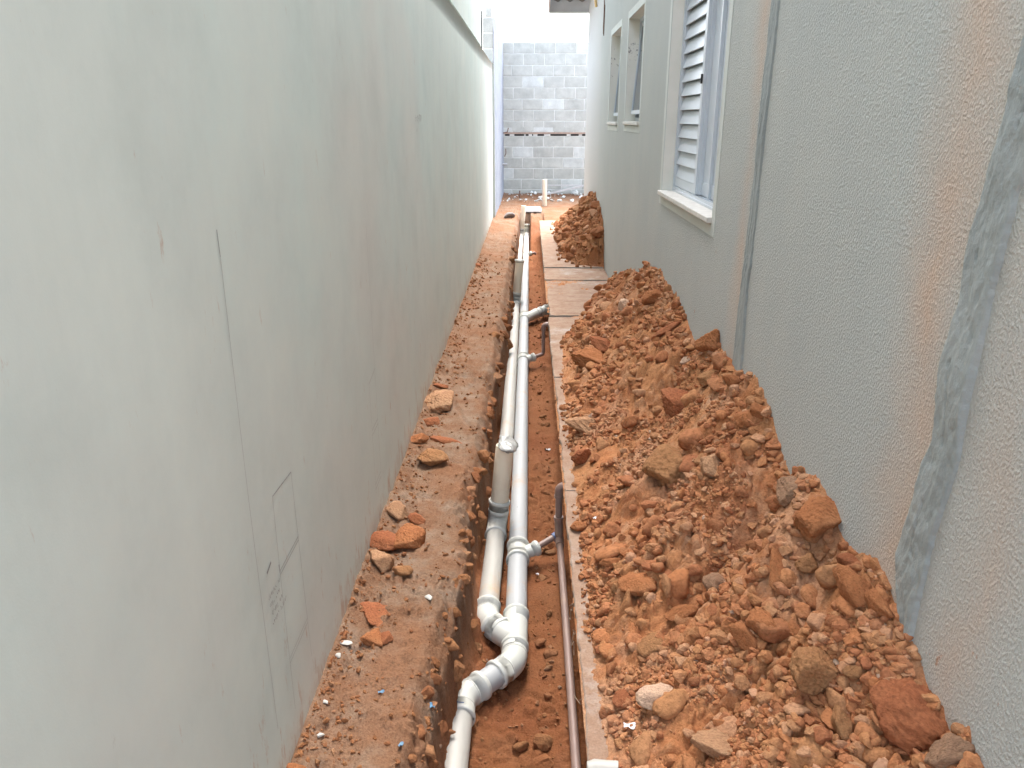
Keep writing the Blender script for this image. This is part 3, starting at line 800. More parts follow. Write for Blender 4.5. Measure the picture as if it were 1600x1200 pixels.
def heap_z(X, Y):
    h = heap_base(X, Y)
    k = sstep(-.01, .10, h)
    h = h + (.012 + .075 * k) * fbm(X * 6, Y * 6, 4, 200) + .06 * k * (.25 - np.abs(fbm(X * 3.1 + Y * 1.2, Y * 2.6, 3, 205)))
    wx, wy = X + .02 * fbm(X * 20, Y * 20, 2, 210), Y + .02 * fbm(X * 20, Y * 20, 2, 211)
    f2, f1, rid = worley(wx * 15, wy * 15, 7)
    m1 = sstep(-.02, .12, fbm(X * 4.2, Y * 4.2, 3, 221))
    h = h + m1 * (.3 + .7 * k) * .042 * (np.clip(f2 * 2.2, 0, 1) ** .7) * (.25 + rid)
    g2, g1, rid2 = worley(wx * 38, wy * 38, 8)
    m2 = sstep(-.04, .10, fbm(X * 5.2 + 9, Y * 5.2, 3, 231))
    h = h + m2 * (.4 + .6 * k) * .016 * (np.clip(g2 * 2.0, 0, 1) ** .7) * (.3 + rid2)
    g3, _, rid3 = worley(wx * 95, wy * 95, 9)
    h = h + .0055 * sstep(-.06, .08, fbm(X * 7 + 4, Y * 7, 3, 251)) * np.clip(g3 * 2.0, 0, 1) * (.3 + rid3) + .006 * fbm(X * 60, Y * 60, 3, 241)
    return h - .012
hx = np.concatenate([np.arange(.155, .80, .0042), [.805]])
hy = [-1.0]
while hy[-1] < .6: hy.append(hy[-1] + .03)
while hy[-1] < 8.0: hy.append(hy[-1] + max(.0042, .0030 * hy[-1]))
HX, HY = np.meshgrid(hx, np.array(hy))
HZ = heap_z(HX, HY)
hp = sheet('soil_heap', HX, HY, HZ, M['heap'], keep=HZ > -.022)
tag(hp, 'long loose heap of red soil banked against the house wall beside the trench', 'soil heap')

C2 = [(8.05, -.02), (8.2, .12), (8.4, .43), (8.7, .52), (9.1, .575), (9.8, .62), (10.6, .52), (11.6, .33), (12.0, .16), (12.4, 0)]
def toe2(Y): return np.interp(Y, [8.1, 8.25, 8.9, 9.9, 11.8, 12.4], [.80, .50, .36, .34, .40, .6])
def heap2_base(X, Y):
    s = np.clip((X - toe2(Y)) / (XR - toe2(Y) + 1e-6), -.3, 1.4)
    cr = np.interp(Y, [a for a, b in C2], [b for a, b in C2])
    h = cr * np.where(s < 1, .7 * s + .3 * np.clip(s, 0, 2) ** 2, 1 - 1.2 * (s - 1))
    return h
def heap2_z(X, Y):
    h = heap2_base(X, Y)
    k = sstep(0, .12, h)
    h = h + (.01 + .09 * k) * fbm(X * 5, Y * 4, 4, 300)
    f2, f1, rid = worley(X * 9, Y * 7, 12)
    h = h + (.2 + .8 * k) * .075 * (np.clip(f2 * 2.0, 0, 1) ** .7) * (rid)
    g2, g1, rid2 = worley(X * 26, Y * 20, 13)
    return h + (.3 + .7 * k) * .022 * np.clip(g2 * 2, 0, 1) * (.3 + rid2) - .012
hx2 = np.arange(.30, 1.2, .008); hy2 = np.arange(8.0, 12.4, .014)
HX, HY = np.meshgrid(hx2, hy2); HZ = heap2_z(HX, HY)
HZ = np.where((HX > .803) & (HY < 11.66), -.05, HZ)
hp2 = sheet('soil_heap', HX, HY, HZ, M['heap2'], keep=(HZ > -.022))
tag(hp2, 'shorter dark heap of lumpy soil near the far corner of the house', 'soil heap')

# ------------------------------------------------------------------ clods
def rock_mesh(name, seed, sub, m, flat=(1, 1, .8), p=9, planes=13, rough=.08):
    rg = np.random.default_rng(seed)
    bm = bmesh.new(); bmesh.ops.create_icosphere(bm, subdivisions=sub, radius=1)
    d = np.array([v.co[:] for v in bm.verts]); d /= np.linalg.norm(d, axis=1)[:, None]
    nrm = rg.normal(size=(planes, 3)); nrm /= np.linalg.norm(nrm, axis=1)[:, None]
    hh = rg.uniform(.62, 1.0, planes)
    sdot = np.clip(d @ nrm.T, 0, None) / hh
    r = np.clip((sdot ** p).sum(1) + .35 ** p, 1e-6, None) ** (-1 / p)
    r = np.minimum(r, 1.35)
    w = d * 2.3 + seed
    n = fbm(w[:, 0] + w[:, 2] * .7, w[:, 1] - w[:, 2] * .6, 4, seed % 50)
    n2 = fbm(d[:, 0] * 7 + d[:, 2] * 5, d[:, 1] * 7 - d[:, 2] * 4, 3, seed % 40 + 3)
    r = r * (1 + rough * 2.2 * n + rough * 1.2 * n2)
    if sub >= 4:
        c1 = fbm(d[:, 0] * 5 + 3 + d[:, 2] * 4, d[:, 1] * 5 - d[:, 2] * 3, 3, seed % 30 + 9)
        r = r * (1 - .10 * np.clip(1 - np.abs(c1) * 16, 0, 1)) * (1 + .10 * fbm(d[:, 0] * 15 + d[:, 2] * 12, d[:, 1] * 15 - d[:, 2] * 9, 4, seed % 30 + 5, .65))
    for v, q in zip(bm.verts, d * r[:, None] * np.array(flat)): v.co = q
    me = bpy.data.meshes.new(name); bm.to_mesh(me); bm.free()
    for pl in me.polygons: pl.use_smooth = sub >= 3
    me.materials.append(m)
    return me
PROTO = [rock_mesh('dirt_clod', 100 + k, 3, M['clod'], flat=(1, random.uniform(.7, 1), random.uniform(.55, .9)), p=random.choice([10, 14, 20]), rough=random.uniform(.10, .18)) for k in range(14)]
PROTO_D = [rock_mesh('dirt_clod', 140 + k, 3, M['clod_dark'], flat=(1, random.uniform(.7, 1), random.uniform(.55, .9)), p=random.choice([10, 14, 20]), rough=random.uniform(.10, .18)) for k in range(6)]
def put(me, name, x, y, z, r, rot, label, cat, group=None, m=None, sc=(1, 1, 1)):
    o = bpy.data.objects.new(name, me); COL.objects.link(o)
    o.location = (x, y, z); o.rotation_euler = rot; o.scale = (r * sc[0], r * sc[1], r * sc[2])
    return tag(o, label, cat, group)
def surf(x, y, fn):
    return float(fn(np.array([x]), np.array([y]))[0])
def hz(x, y): return surf(x, y, heap_z)
def h2z(x, y): return surf(x, y, heap2_z)
def gz(x, y): return surf(x, y, ground_z)
def big(name, x, y, r, mkey, label, zf, sc=(1, 1, .8), rot=(0, 0, 0), sink=.35, seed=0, cat='clod', p=20, planes=12, rough=.10, z=None):
    me = rock_mesh(name, 500 + seed, 5 if r > .05 else 4, M[mkey], p=p, planes=planes, rough=rough)
    z = (zf(x, y) if z is None else z) + r * sc[2] * (1 - sink) * .7
    return put(me, name, x, y, z, r, rot, label, cat, sc=sc)
#BIGLIST
BIG_HEAP = [
 (.622, 1.395, .058, 'clod_ochre', 'big ochre three-cornered clod below the brick-red slab of clay on the near heap', (1.15, .95, .75), (.3, .1, .5)),
 (.748, 1.222, .076, 'clod_red', 'largest brick-red flat clay lump leaning on the house wall near the front', (.85, 1.15, .62), (.35, -.75, .25)),
 (.337, 1.58, .040, 'clod_pale', 'pale cream clod standing out among brown clods near the slab edge', (1.2, .95, .7), (.1, .2, .6)),
 (.757, 1.79, .058, 'clod_orange', 'rounded orange clod at the ridge against the wall under the wide cement patch', (1.1, .95, 1.0), (0, -.3, .2)),
 (.646, 1.728, .044, 'clod_orange', 'long orange clod standing on end just down-slope of the rounded ridge clod', (.62, 1.3, .9), (.5, -.4, -.35)),
 (.770, 3.13, .060, 'clod_orange', 'orange clod perched on the ridge left of the narrow cement patch', (1.0, 1.0, 1.0), (0, .2, .3)),
 (.618, 2.984, .070, 'clod_red', 'brownish red clod mid-slope below the perched ridge clod', (1.0, 1.0, .8), (.2, -.3, .9)),
 (.286, 3.50, .078, 'clod_tan', 'cracked tan clod at the foot of the heap on the slab', (1.05, .95, .6), (.1, .1, .3)),
 (.259, 3.23, .052, 'clod_red', 'dark red clod just in front of the cracked tan one', (1.15, .9, .8), (.0, .1, 1.0)),
 (.752, 2.686, .036, 'clod_orange', 'fist-sized orange clod high on the ridge opposite the narrow patch', (1, 1, .9), (.2, .3, .1)),
 (.742, 1.523, .042, 'clod_orange', 'split orange clod in the hollow under the wide cement patch, lower half', (.8, 1.15, .9), (.4, -.5, .2)),
 (.772, 1.454, .037, 'clod_orange', 'split orange clod touching the wall, upper half of the pair', (.7, 1.25, 1.0), (.3, -.5, -.1)),
 (.587, 1.617, .039, 'clod_orange', 'smooth orange lump on the slope between pale grit and dark hollow', (.75, 1.2, .9), (.4, -.3, .4)),
 (.34, 2.034, .050, 'clod_orange', 'broad orange brown clod low on the heap across from the first tee', (.95, 1.0, .7), (.1, -.2, .2)),
 (.715, 1.71, .031, 'clod_ochre', 'ochre clod tucked under the rounded ridge clod', (1.2, .9, .8), (.1, .1, .8)),
 (.603, 2.319, .053, 'clod_tan', 'rounded tan lump half buried in the middle of the slope', (.85, 1.05, .8), (.3, -.3, .2)),
 (.764, 1.102, .039, 'clod_grey', 'grey boulder by the wall at the very front of the heap', (1.5, .8, .8), (0, -.2, .2)),
 (.433, 1.373, .039, 'clod_tan', 'crumbly tan clod at the front of the heap', (1.3, .9, .75), (0, .1, .1)),
 (.377, 4.326, .112, 'clod_orange', 'very large smooth clod at the far foot of the long heap', (1.35, .8, .55), (.2, .1, -.25)),
 (.445, 4.42, .066, 'clod_red', 'smooth reddish clod lying behind the very large smooth one', (1.4, .7, .55), (.1, .2, -.5)),
 (.648, 1.272, .030, 'clod_ochre', 'small ochre clod beside the brick-red clay lump', (1, 1, .85), (.2, .4, .2)),
 (.709, 1.359, .021, 'clod_ochre', 'flat ochre clod above the three-cornered one', (1.5, .8, .7), (.1, -.2, .1)),
 (.509, 2.534, .098, 'clod_ochre', 'bulging ochre mound of clay on the lower middle slope', (.95, 1.05, .75), (.3, -.3, .3)),
 (.552, 1.61, .034, 'clod_orange', 'orange lump against the smooth one on its down-slope side', (.8, 1.2, .9), (.2, -.4, .7)),
 (.549, 1.909, .034, 'clod_grey', 'dull grey brown clod on the gritty slope', (.9, 1.1, .75), (.3, -.3, .2)),
 (.287, 2.104, .030, 'clod_ochre', 'olive ochre clod low on the heap by the slab edge', (1, 1, .75), (.1, .2, .5)),
 (.44, 1.867, .034, 'clod_orange', 'wide orange clod low on the slope above the pale cream clod', (1.4, .85, .7), (.1, -.2, .2)),
 (.205, 2.63, .035, 'clod_orange', 'orange clod lying on the slab edge beside the brown elbow', (1.15, .95, .8), (0, .1, .2)),
 (.261, 1.657, .026, 'clod_red', 'reddish clod left of the pale cream one', (1.15, .95, .75), (.1, .1, .9)),
 (.354, 1.789, .036, 'clod_ochre', 'ochre brown clod up-slope of the pale cream clod', (1.05, 1, .75), (.2, -.2, .4)),
 (.291, 2.246, .032, 'clod_orange', 'long orange clod lying flat near the slab edge', (1.4, .75, .7), (.1, .1, .6)),
 (.762, 2.02, .052, 'clod_grey', 'greyish lump on the ridge where the slope turns dark', (1.1, 1, .9), (.1, -.3, .3)),
 (.778, 2.401, .032, 'clod_orange', 'angular orange clod at the top edge against the wall', (1, 1, .9), (.3, .2, .1)),
 (.735, 2.412, .045, 'clod_orange', 'blocky orange clod just below the angular top one', (1.1, .9, .85), (.1, -.3, .4)),
 (.735, 4.358, .058, 'clod_orange', 'dark orange lump near the farthest peak of the long heap', (1.1, .9, .8), (.1, -.2, .2)),
 (.690, 6.9, .062, 'clod_orange', 'lone brown clod on the slab between the two heaps', (1.35, .8, .6), (0, .1, .2)),
 (.617, 4.875, .050, 'clod_pale', 'pale stone stuck in the far slope of the long heap', (.8, 1.0, .9), (.3, .2, .3)),
 (.702, 3.812, .052, 'clod_red', 'flat red clay flake near the top of the far peak', (1.7, .7, .5), (.1, -.5, -.3)),
 (.723, 2.949, .045, 'clod_ochre', 'ochre clod on the slope right below the perched ridge clod', (1.2, .9, .8), (.2, -.3, .2)),
 (.772, 1.599, .024, 'clod_red', 'small red clod wedged against the wall in the gritty part', (1.4, .8, .8), (0, .2, .1)),
]
BIG_LEDGE = [
 (-.480, 3.98, .080, 'clod_tan', 'largest tan clod on the ledge against the plastered wall', (1.1, .95, .75), (.1, .15, .3)),
 (-.508, 3.735, .050, 'clod_red', 'round red clod tucked in front of the largest tan one', (1, 1, .8), (0, .1, .2)),
 (-.526, 3.44, .042, 'clod_orange', 'small orange clod against the wall between red and ochre clods', (1.15, .95, .7), (.1, 0, .5)),
 (-.451, 3.234, .064, 'clod_ochre', 'ochre clod alone on the ledge in front of the flat flakes', (.95, 1.05, .75), (.1, .2, .8)),
 (-.415, 3.50, .044, 'clod_red', 'flat red flakes lying behind the ochre clod', (1.9, .75, .4), (0, .1, -.3)),
 (-.507, 4.24, .030, 'clod_red', 'thin red flake behind the largest tan clod', (1.5, .8, .5), (0, .1, .2)),
 (-.524, 2.71, .045, 'clod_tan', 'tan clod topmost in the cluster of five by the wall', (1.15, .95, .75), (.1, .1, .6)),
 (-.434, 2.683, .030, 'clod_red', 'small red clod at the trench side of the cluster', (1.1, .95, .75), (.1, .3, .2)),
 (-.446, 2.505, .058, 'clod_orange', 'biggest smooth orange clod in the cluster by the wall', (.98, 1.0, .8), (.2, .1, .3)),
 (-.518, 2.467, .044, 'clod_red', 'reddish clod squeezed between the smooth orange clod and the wall', (1.1, .95, .8), (.1, .2, .1)),
 (-.503, 2.327, .047, 'clod_tan', 'dull tan clod lowest in the cluster beside the wall', (1, 1, .75), (.3, .1, .9)),
 (-.432, 2.29, .028, 'clod_ochre', 'crumbly ochre clod beside the dull tan one', (1.05, .95, .7), (.1, .1, .2)),
 (-.486, 2.085, .052, 'clod_red', 'flat triangular brick-red shard on the ledge', (1.05, 1.2, .34), (.15, .12, .45)),
 (-.465, 1.935, .035, 'clod_orange', 'rounded orange clod in front of the brick-red shard', (1, 1, .75), (.1, .1, .2)),
 (-.424, 1.95, .022, 'clod_red', 'broken red clod touching the rounded orange one', (.85, 1.2, .75), (.1, .1, .2)),
 (-.545, 8.16, .036, 'clod_red', 'single dark red clod far along the ledge by the wall', (1.1, .9, .7), (.1, .1, .2)),
 (-.548, 1.42, .024, 'clod_orange', 'orange clod nearest the front corner of the ledge', (1.1, .9, .75), (.1, .1, .2)),
]
#ENDBIG
for i, (x, y, r, mk, lb, sc, rot) in enumerate(BIG_HEAP):
    big('dirt_clod', x, y, r, mk, lb, lambda a, b: max(hz(a, b), 0), sc, rot, .30, i)
for i, (x, y, r, mk, lb, sc, rot) in enumerate(BIG_LEDGE):
    big('dirt_clod', x, y, r, mk, lb, gz, sc, rot, .42, 60 + i)
N_GENERIC = 225
cnt = 0
while cnt < N_GENERIC:
    y = 1.15 * (7.0 / 1.15) ** (random.random() ** 1.25); x = random.uniform(.19, .78)
    zb = hz(x, y)
    if zb < .005 and (random.random() < .75 or y > 5): continue
    r = .011 * (1 + 1.1 * random.random() ** 2.5 + .25 * y) if True else 0
    if random.random() < .35: r = r * 1.7
    r = min(r, .06)
    tone = cnt % 5
    near = y < 2.6
    zx = 'foot' if x < .36 else 'slope'
    zy = 0 if y < 1.75 else 1 if y < 2.7 else 2 if y < 3.9 else 3
    lb = {'foot': ['small clod at the foot of the long heap nearest the front', 'small clod at the foot of the heap by the brown elbow', 'small clod on the slab beside the cracked tan one', 'small clod at the far foot of the long heap'],
          'slope': ['small clod on the front slope under the wide cement patch', 'small clod mid-slope between the two cement patches', 'small clod on the slope under the narrow cement patch', 'small clod on the slope of the far peak below the shutter']}[zx][zy]
    gp = lb.replace('small clod', 'small clods')
    put(PROTO[cnt % 14], 'dirt_clod', x, y, max(zb, 0) + r * (.30 if r < .025 else .02), r, (random.uniform(-.5, .5), random.uniform(-.5, .5), random.uniform(0, 6.28)), lb, 'clod', gp)
    cnt += 1
for k in range(22):
    y = random.uniform(8.3, 11.6); x = random.uniform(.40, .76); zb = h2z(x, y); r = random.uniform(.03, .075)
    put(PROTO[k % 14], 'dirt_clod', x, y, max(zb, 0) + r * .3, r, (random.uniform(-.5, .5), random.uniform(-.5, .5), random.uniform(0, 6.28)), 'lump of soil on the far heap near the house corner', 'clod', 'lumps on the far heap')
for k in range(26):
    y = random.uniform(1.4, 5.5) if k < 20 else random.uniform(5, 10); x = random.uniform(.03, .135) if k % 3 else random.uniform(-.19, .0)
    if y < 2.35 and x < -.05: x = random.uniform(.0, .13)
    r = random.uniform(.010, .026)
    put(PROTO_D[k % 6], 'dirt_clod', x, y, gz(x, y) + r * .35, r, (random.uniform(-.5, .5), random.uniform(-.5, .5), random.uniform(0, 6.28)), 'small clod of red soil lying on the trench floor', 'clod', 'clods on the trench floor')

# crumbs: thousands of tiny lumps, one object
def crumbs(name, n, place, label, seed=0, m='crumb', sub=2):
    rg = np.random.default_rng(seed)
    var = []
    for k in range(10):
        me = rock_mesh('tmp', 900 + k + seed, sub, M[m], p=18, planes=9, rough=.12, flat=(1, .85, .75))
        v = np.empty(len(me.vertices) * 3, dtype=np.float32); me.vertices.foreach_get('co', v)
        f = np.empty(len(me.polygons) * 3, dtype=np.int32); me.polygons.foreach_get('vertices', f)
        var.append((v.reshape(-1, 3), f.reshape(-1, 3))); bpy.data.meshes.remove(me)
    pos, rad = place(rg, n)
    n = len(pos)
    th = rg.uniform(0, 6.283, n); tx = rg.uniform(-.9, .9, n)
    V, F, base = [], [], 0
    for k in range(10):
        ii = np.arange(k, n, 10)
        v, f = var[k]
        sc = rad[ii][:, None, None] * (1 + rg.uniform(-.2, .35, (len(ii), 1, 3)))
        p = v[None] * sc
        c, s = np.cos(tx[ii])[:, None], np.sin(tx[ii])[:, None]
        p = np.stack([p[..., 0], p[..., 1] * c - p[..., 2] * s, p[..., 1] * s + p[..., 2] * c], -1)
        c, s = np.cos(th[ii])[:, None], np.sin(th[ii])[:, None]
        p = np.stack([p[..., 0] * c - p[..., 1] * s, p[..., 0] * s + p[..., 1] * c, p[..., 2]], -1)
        p = p + pos[ii][:, None]
        V.append(p.reshape(-1, 3))
        F.append((f[None] + (np.arange(len(ii)) * len(v))[:, None, None] + base).reshape(-1, 3))
        base += len(ii) * len(v)
    o = np_mesh(name, np.concatenate(V), np.concatenate(F), M[m], smooth=False)
    return tag(o, label, kind='stuff')
def on_heap(rg, n):
    y = 1.0 * (7.2 / 1.0) ** (rg.random(n * 3) ** 1.3); x = rg.uniform(.18, .795, n * 3)
    d = fbm(x * 5, y * 5, 3, 401) + .10
    z = heap_z(x, y)
    ok = (rg.random(n * 3) < np.clip((d - .06) * 7, .02, 1)) & ((z > .0) | ((rg.random(n * 3) < .22) & (y < 5)))
    x, y, z = x[ok][:n], y[ok][:n], z[ok][:n]
    r = (.0030 + .0085 * rg.random(len(x)) ** 3.2) * (.75 + .18 * y)
    return np.stack([x, y, np.maximum(z, 0.002) + r * .35], -1), r
crumbs('soil_crumbs', 11000, on_heap, 'loose soil crumbs over the long heap', 1)
def on_heap_mid(rg, n):
    y = 1.0 * (7.2 / 1.0) ** (rg.random(n * 3) ** 1.2); x = rg.uniform(.19, .79, n * 3); x[:n // 4] = rg.uniform(.74, .797, n // 4); z = heap_z(x, y)
    ok = (np.arange(n * 3) < n // 4) | (rg.random(n * 3) < np.clip(fbm(x * 4 + 5, y * 4, 3, 421) * 8 + .05, .03, 1)) & (z > .004)
    x, y, z = x[ok][:n], y[ok][:n], z[ok][:n]
    r = (.0085 + .011 * rg.random(len(x)) ** 2) * (.8 + .14 * y)
    return np.stack([x, y, z + r * .15], -1), r
crumbs('soil_crumbs', 1900, on_heap_mid, 'knuckle-sized lumps of soil packed over the long heap', 5, sub=3)
def on_heap2(rg, n):
    y = rg.uniform(8.1, 11.8, n); x = rg.uniform(.30, .79, n); z = heap2_z(x, y)
    r = rg.uniform(.008, .024, n)
    ok = (z > 0) | (rg.random(n) < .2)
    return np.stack([x, y, np.maximum(z, 0.014) + r * .3], -1)[ok], r[ok]
crumbs('soil_crumbs', 900, on_heap2, 'loose soil crumbs over the far heap', 2, m='crumb2', sub=2)
def on_heap2_big(rg, n):
    y = rg.uniform(8.2, 11.6, n); x = rg.uniform(.36, .78, n); z = heap2_z(x, y)
    r = .022 + .045 * rg.random(n) ** 2.5; ok = z > .01
    return np.stack([x, y, z - r * .05], -1)[ok], r[ok]
crumbs('soil_crumbs', 330, on_heap2_big, 'fist-sized broken lumps making up the far heap', 9, m='crumb2', sub=3)
def on_side(rg, n):
    y = 1.25 * (11 / 1.25) ** (rg.random(n) ** 1.1); e = ledge_edge(y)
    t = rg.random(n); x = e + np.where(t < .55, rg.normal(.0, .016, n), np.where(t < .8, .045 + .03 * rg.random(n), rg.uniform(.28, .36, n)))
    z = ground_z(x, y); r = (.004 + .026 * rg.random(n) ** 3) * (.8 + .12 * y)
    return np.stack([x, y, z - r * .3], -1), r
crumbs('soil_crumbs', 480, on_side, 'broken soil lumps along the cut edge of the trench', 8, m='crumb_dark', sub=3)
def on_ground(rg, n):
    y = 1.1 * (9 / 1.1) ** (rg.random(n) ** 1.2)
    t = rg.random(n)
    x = np.where(t < .45, -.56 + .13 * rg.random(n) ** 2.0, np.where(t < .62, rg.uniform(-.5, -.25, n), rg.uniform(-.18, .14, n)))
    z = ground_z(x, y)
    r = (.0018 + .0065 * rg.random(n) ** 3) * (.8 + .15 * y)
    return np.stack([x, y, z + r * .3], -1), r
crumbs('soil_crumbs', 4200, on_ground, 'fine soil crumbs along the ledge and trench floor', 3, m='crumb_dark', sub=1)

# ------------------------------------------------------------------ drain pipework
R = .0425
ZP = -.335
pw = empty('drain_pipework', (-.04, 2.4, ZP), 'white sewer pipes joined by a wye and elbows in the trench', 'pipework')
def P(mb, nm, m): return mb.build(nm, M[m], pw)
def collar(mb, c, d, r=R, ln=.040, g=1.0):
    """a rubber-ring socket: straight sleeve with a fat bead on its open end; d points to the open end"""
    c = Vector(c); d = Vector(d).normalized()
    a = r + .0045; b = r + .0095 * g
    prof = [(-ln, r + .001), (-ln, a), (-.012, a), (-.010, b - .001), (-.007, b), (.003, b), (.006, b - .002), (.007, r + .002), (.005, r - .004)]
    mb.tube([c + d * p for p, _ in prof], [q for _, q in prof], 28, caps=False)
def run(pts, r=R, nm='pipe', m='pvc', n=28): return P(MB().tube(pts, r, n), nm, m)
def V3(x, y, z=ZP): return Vector((x, y, z))
X0, XP, XQ = -.214, -.040, -.154
# outlet run to the camera, two 45 degree bends
b1, b2 = V3(X0, 2.085), V3(XP - .004, 2.268)
run([V3(X0 + .004, -2.4), V3(X0, 2.02)], m='pvc_warm')
dg = (b2 - b1).normalized()
def elbow(c, p, q, nm='elbow'):
    mb = MB(); c, p, q = Vector(c), Vector(p), Vector(q)
    a = (p - c).normalized(); b = (q - c).normalized()
    mb.tube([c + a * .085] + arc(p, c, q, .085, 8) + [c + b * .085], R + .0045, 28, caps=False)
    collar(mb, c + a * .088, a, ln=.045); collar(mb, c + b * .088, b, ln=.045)
    # moulding seams
    for s, dd in ((c + a * .042, a), (c + b * .042, b)):
        mb.tube([s - dd * .003, s - dd * .0015, s + dd * .0015, s + dd * .003], [R + .0045, R + .0062, R + .0062, R + .0045], 28, caps=False)
    return P(mb, nm, 'fitting')
elbow(b1, b1 + Vector((0, -1, 0)), b2)
run([b1 + dg * .05, b2 - dg * .05])
elbow(b2, b1, b2 + Vector((.02, 1, 0)))
# wye joining both runs
mb = MB()
mb.tube([V3(XP - .003, 2.315), V3(XP, 2.54)], R + .0045, 28, caps=False)
wj = V3(XP, 2.385); wd = Vector((-.72, .70, 0)).normalized(); we = wj + wd * .135
mb.tube([wj, we], R + .0045, 28, caps=False)
collar(mb, V3(XP, 2.548), (0, 1, 0), ln=.055); collar(mb, we, wd, ln=.055)
P(mb, 'wye', 'fitting')
eb = wj + wd * .185
eb.x = XQ
elbow(eb, wj, eb + Vector((0, 1, 0)))
# right run
run([V3(XP, 2.53), V3(XP - .002, 6), V3(XP - .005, 9.9), V3(XP - .004, 12.92)])
def tee(y, x=XP, brx=.085, bry=.045, rb=.030, both=.060, zr=.012):
    mb = MB()
    mb.tube([V3(x, y - both), V3(x, y + both)], R + .0045, 28, caps=False)
    collar(mb, V3(x, y + both), (0, 1, 0), ln=.04); collar(mb, V3(x, y - both), (0, -1, 0), ln=.04)
    d = Vector((brx, bry, zr))
    e = V3(x, y - .02) + d
    mb.tube([V3(x, y - .02), e], rb, 24, caps=False); collar(mb, e, d, r=rb - .004, ln=.032)
    mb.tube([e - d.normalized() * .004, e - d.normalized() * .001], rb - .003, 24)
    P(mb, 'tee', 'fitting')
    return e, d.normalized()
tees = {}
for y in (3.00, 5.93): tees[y] = tee(y)
tees[11.02] = tee(11.02, XP - .004, .075, .02)
# long-radius 45 branch under the slab edge
mb = MB(); w0 = V3(XP - .003, 7.30); bd = Vector((.62, .78, .05)).normalized()
mb.tube([w0 - Vector((0, .08, 0)), w0 + Vector((0, .10, 0))], R + .0045, 28, caps=False)
collar(mb, w0 + Vector((0, .10, 0)), (0, 1, 0)); collar(mb, w0 - Vector((0, .08, 0)), (0, -1, 0))
e = w0 + bd * .19
mb.tube([w0 - Vector((0, .05, 0)), e], R + .0045, 28, caps=False); collar(mb, e, bd)
P(mb, 'wye', 'fitting')
mb = MB(); e2 = e + bd * .16
mb.tube([e, e2], R + .003, 28, caps=False); collar(mb, e + bd * .075, bd, ln=.03); collar(mb, e2, bd, ln=.03)
mb.tube([e2] + arc(e, e2 + bd * .05, e2 + bd * .05 + Vector((.3, .12, .04)), .05, 6) + [e2 + bd * .05 + Vector((.10, .04, .014))], R + .003, 28)
P(mb, 'elbow', 'fitting')
# far end of the right run turns up
mb = MB()
mb.tube([V3(XP - .004, 12.8)] + arc(V3(XP, 12.8), V3(XP - .004, 13.02), V3(XP - .004, 13.02, 0), .07, 8) + [V3(XP - .004, 13.02, -.17)], R + .004, 28)
collar(mb, V3(XP - .004, 12.82), (0, -1, 0)); collar(mb, V3(XP - .004, 13.02, -.17), (0, 0, 1))
P(mb, 'elbow', 'fitting')
# left run with three standing risers
lx = lambda y: float(np.interp(y, [2.5, 3.3, 4.34, 5.3, 6.7, 7.9, 9.9, 13], [-.154, -.143, -.128, -.130, -.133, -.138, -.143, -.138]))
run([V3(lx(y), y) for y in (2.60, 3.2, 3.8, 4.4, 5.3, 6.7, 7.9, 9.9, 12.9)], m='pvc_warm')
def riser(y, m, top_z, bag=False):
    x = lx(y)
    mb = MB()
    mb.tube([V3(x - .002, y - .15), V3(x, y + .075)], R + .0045, 28, caps=False)
    collar(mb, V3(x - .003, y - .15), (0, -1, 0), ln=.05); collar(mb, V3(x, y + .075), (0, 1, 0))
    up = Vector((.095, .05, 1)).normalized()
    a = V3(x, y - .03); b = a + up * .115
    mb.tube([a, b], R + .0045, 28, caps=False); collar(mb, b, up, ln=.05); collar(mb, a + up * .068, up, ln=.02, g=.7)
    P(mb, 'tee', 'fitting')
    t = a + up * ((top_z - ZP) / up.z)
    mb = MB(); mb.hollow(b - up * .03, t, R, R - .0035, 28)
    P(mb, 'riser', m)
    return t, up
t1, u1 = riser(3.30, 'cream_pvc', .062)
t2, u2 = riser(7.95, 'cream_pvc', .115)
t3, u3 = riser(12.90, 'cream_pvc', .155)
mb = MB(); collar(mb, t2, u2, ln=.02); P(mb, 'ring', 'fitting')
# crumpled plastic tied over the first riser
me = rock_mesh('plastic_film', 77, 4, M['bag'], flat=(1, 1, .42), p=6, planes=9, rough=.28)
o = put(me, 'plastic_film', t1.x, t1.y, t1.z + .008, R * 1.12, (.2, .1, .4), 'crumpled plastic film covering the mouth of the nearest standing pipe', 'cover')
# stub to the side of the last riser
mb = MB(); a = V3(lx(12.9) - .02, 12.98, -.14)
mb.tube([a, a + Vector((-.17, .02, 0))], R + .002, 24); collar(mb, a + Vector((-.17, .02, 0)), (-1, .1, 0)); collar(mb, a + Vector((-.06, .01, 0)), (-1, .1, 0))
mb.tube([a, V3(lx(12.9), 12.95, ZP)], R, 24)
P(mb, 'side_branch', 'fitting')
# faint print along the top of the long run
for k in range(11):
    y = 3.35 * 1.09 ** k
    MB().box(XP - .010 + .004 * (k % 3), XP - .007 + .004 * (k % 3), y, y + .012 + .006 * (k % 2), ZP + R - .001, ZP + R + .0004).build('printed_mark', M['graphite_soft'], pw)
# printed mark on the nearest elbow
MB().bar(b1 + Vector((-.010, -.070, R + .0052)), b1 + Vector((.014, -.073, R + .0052)), .004, .0006).build('printed_mark', M['blue_ring'], pw)

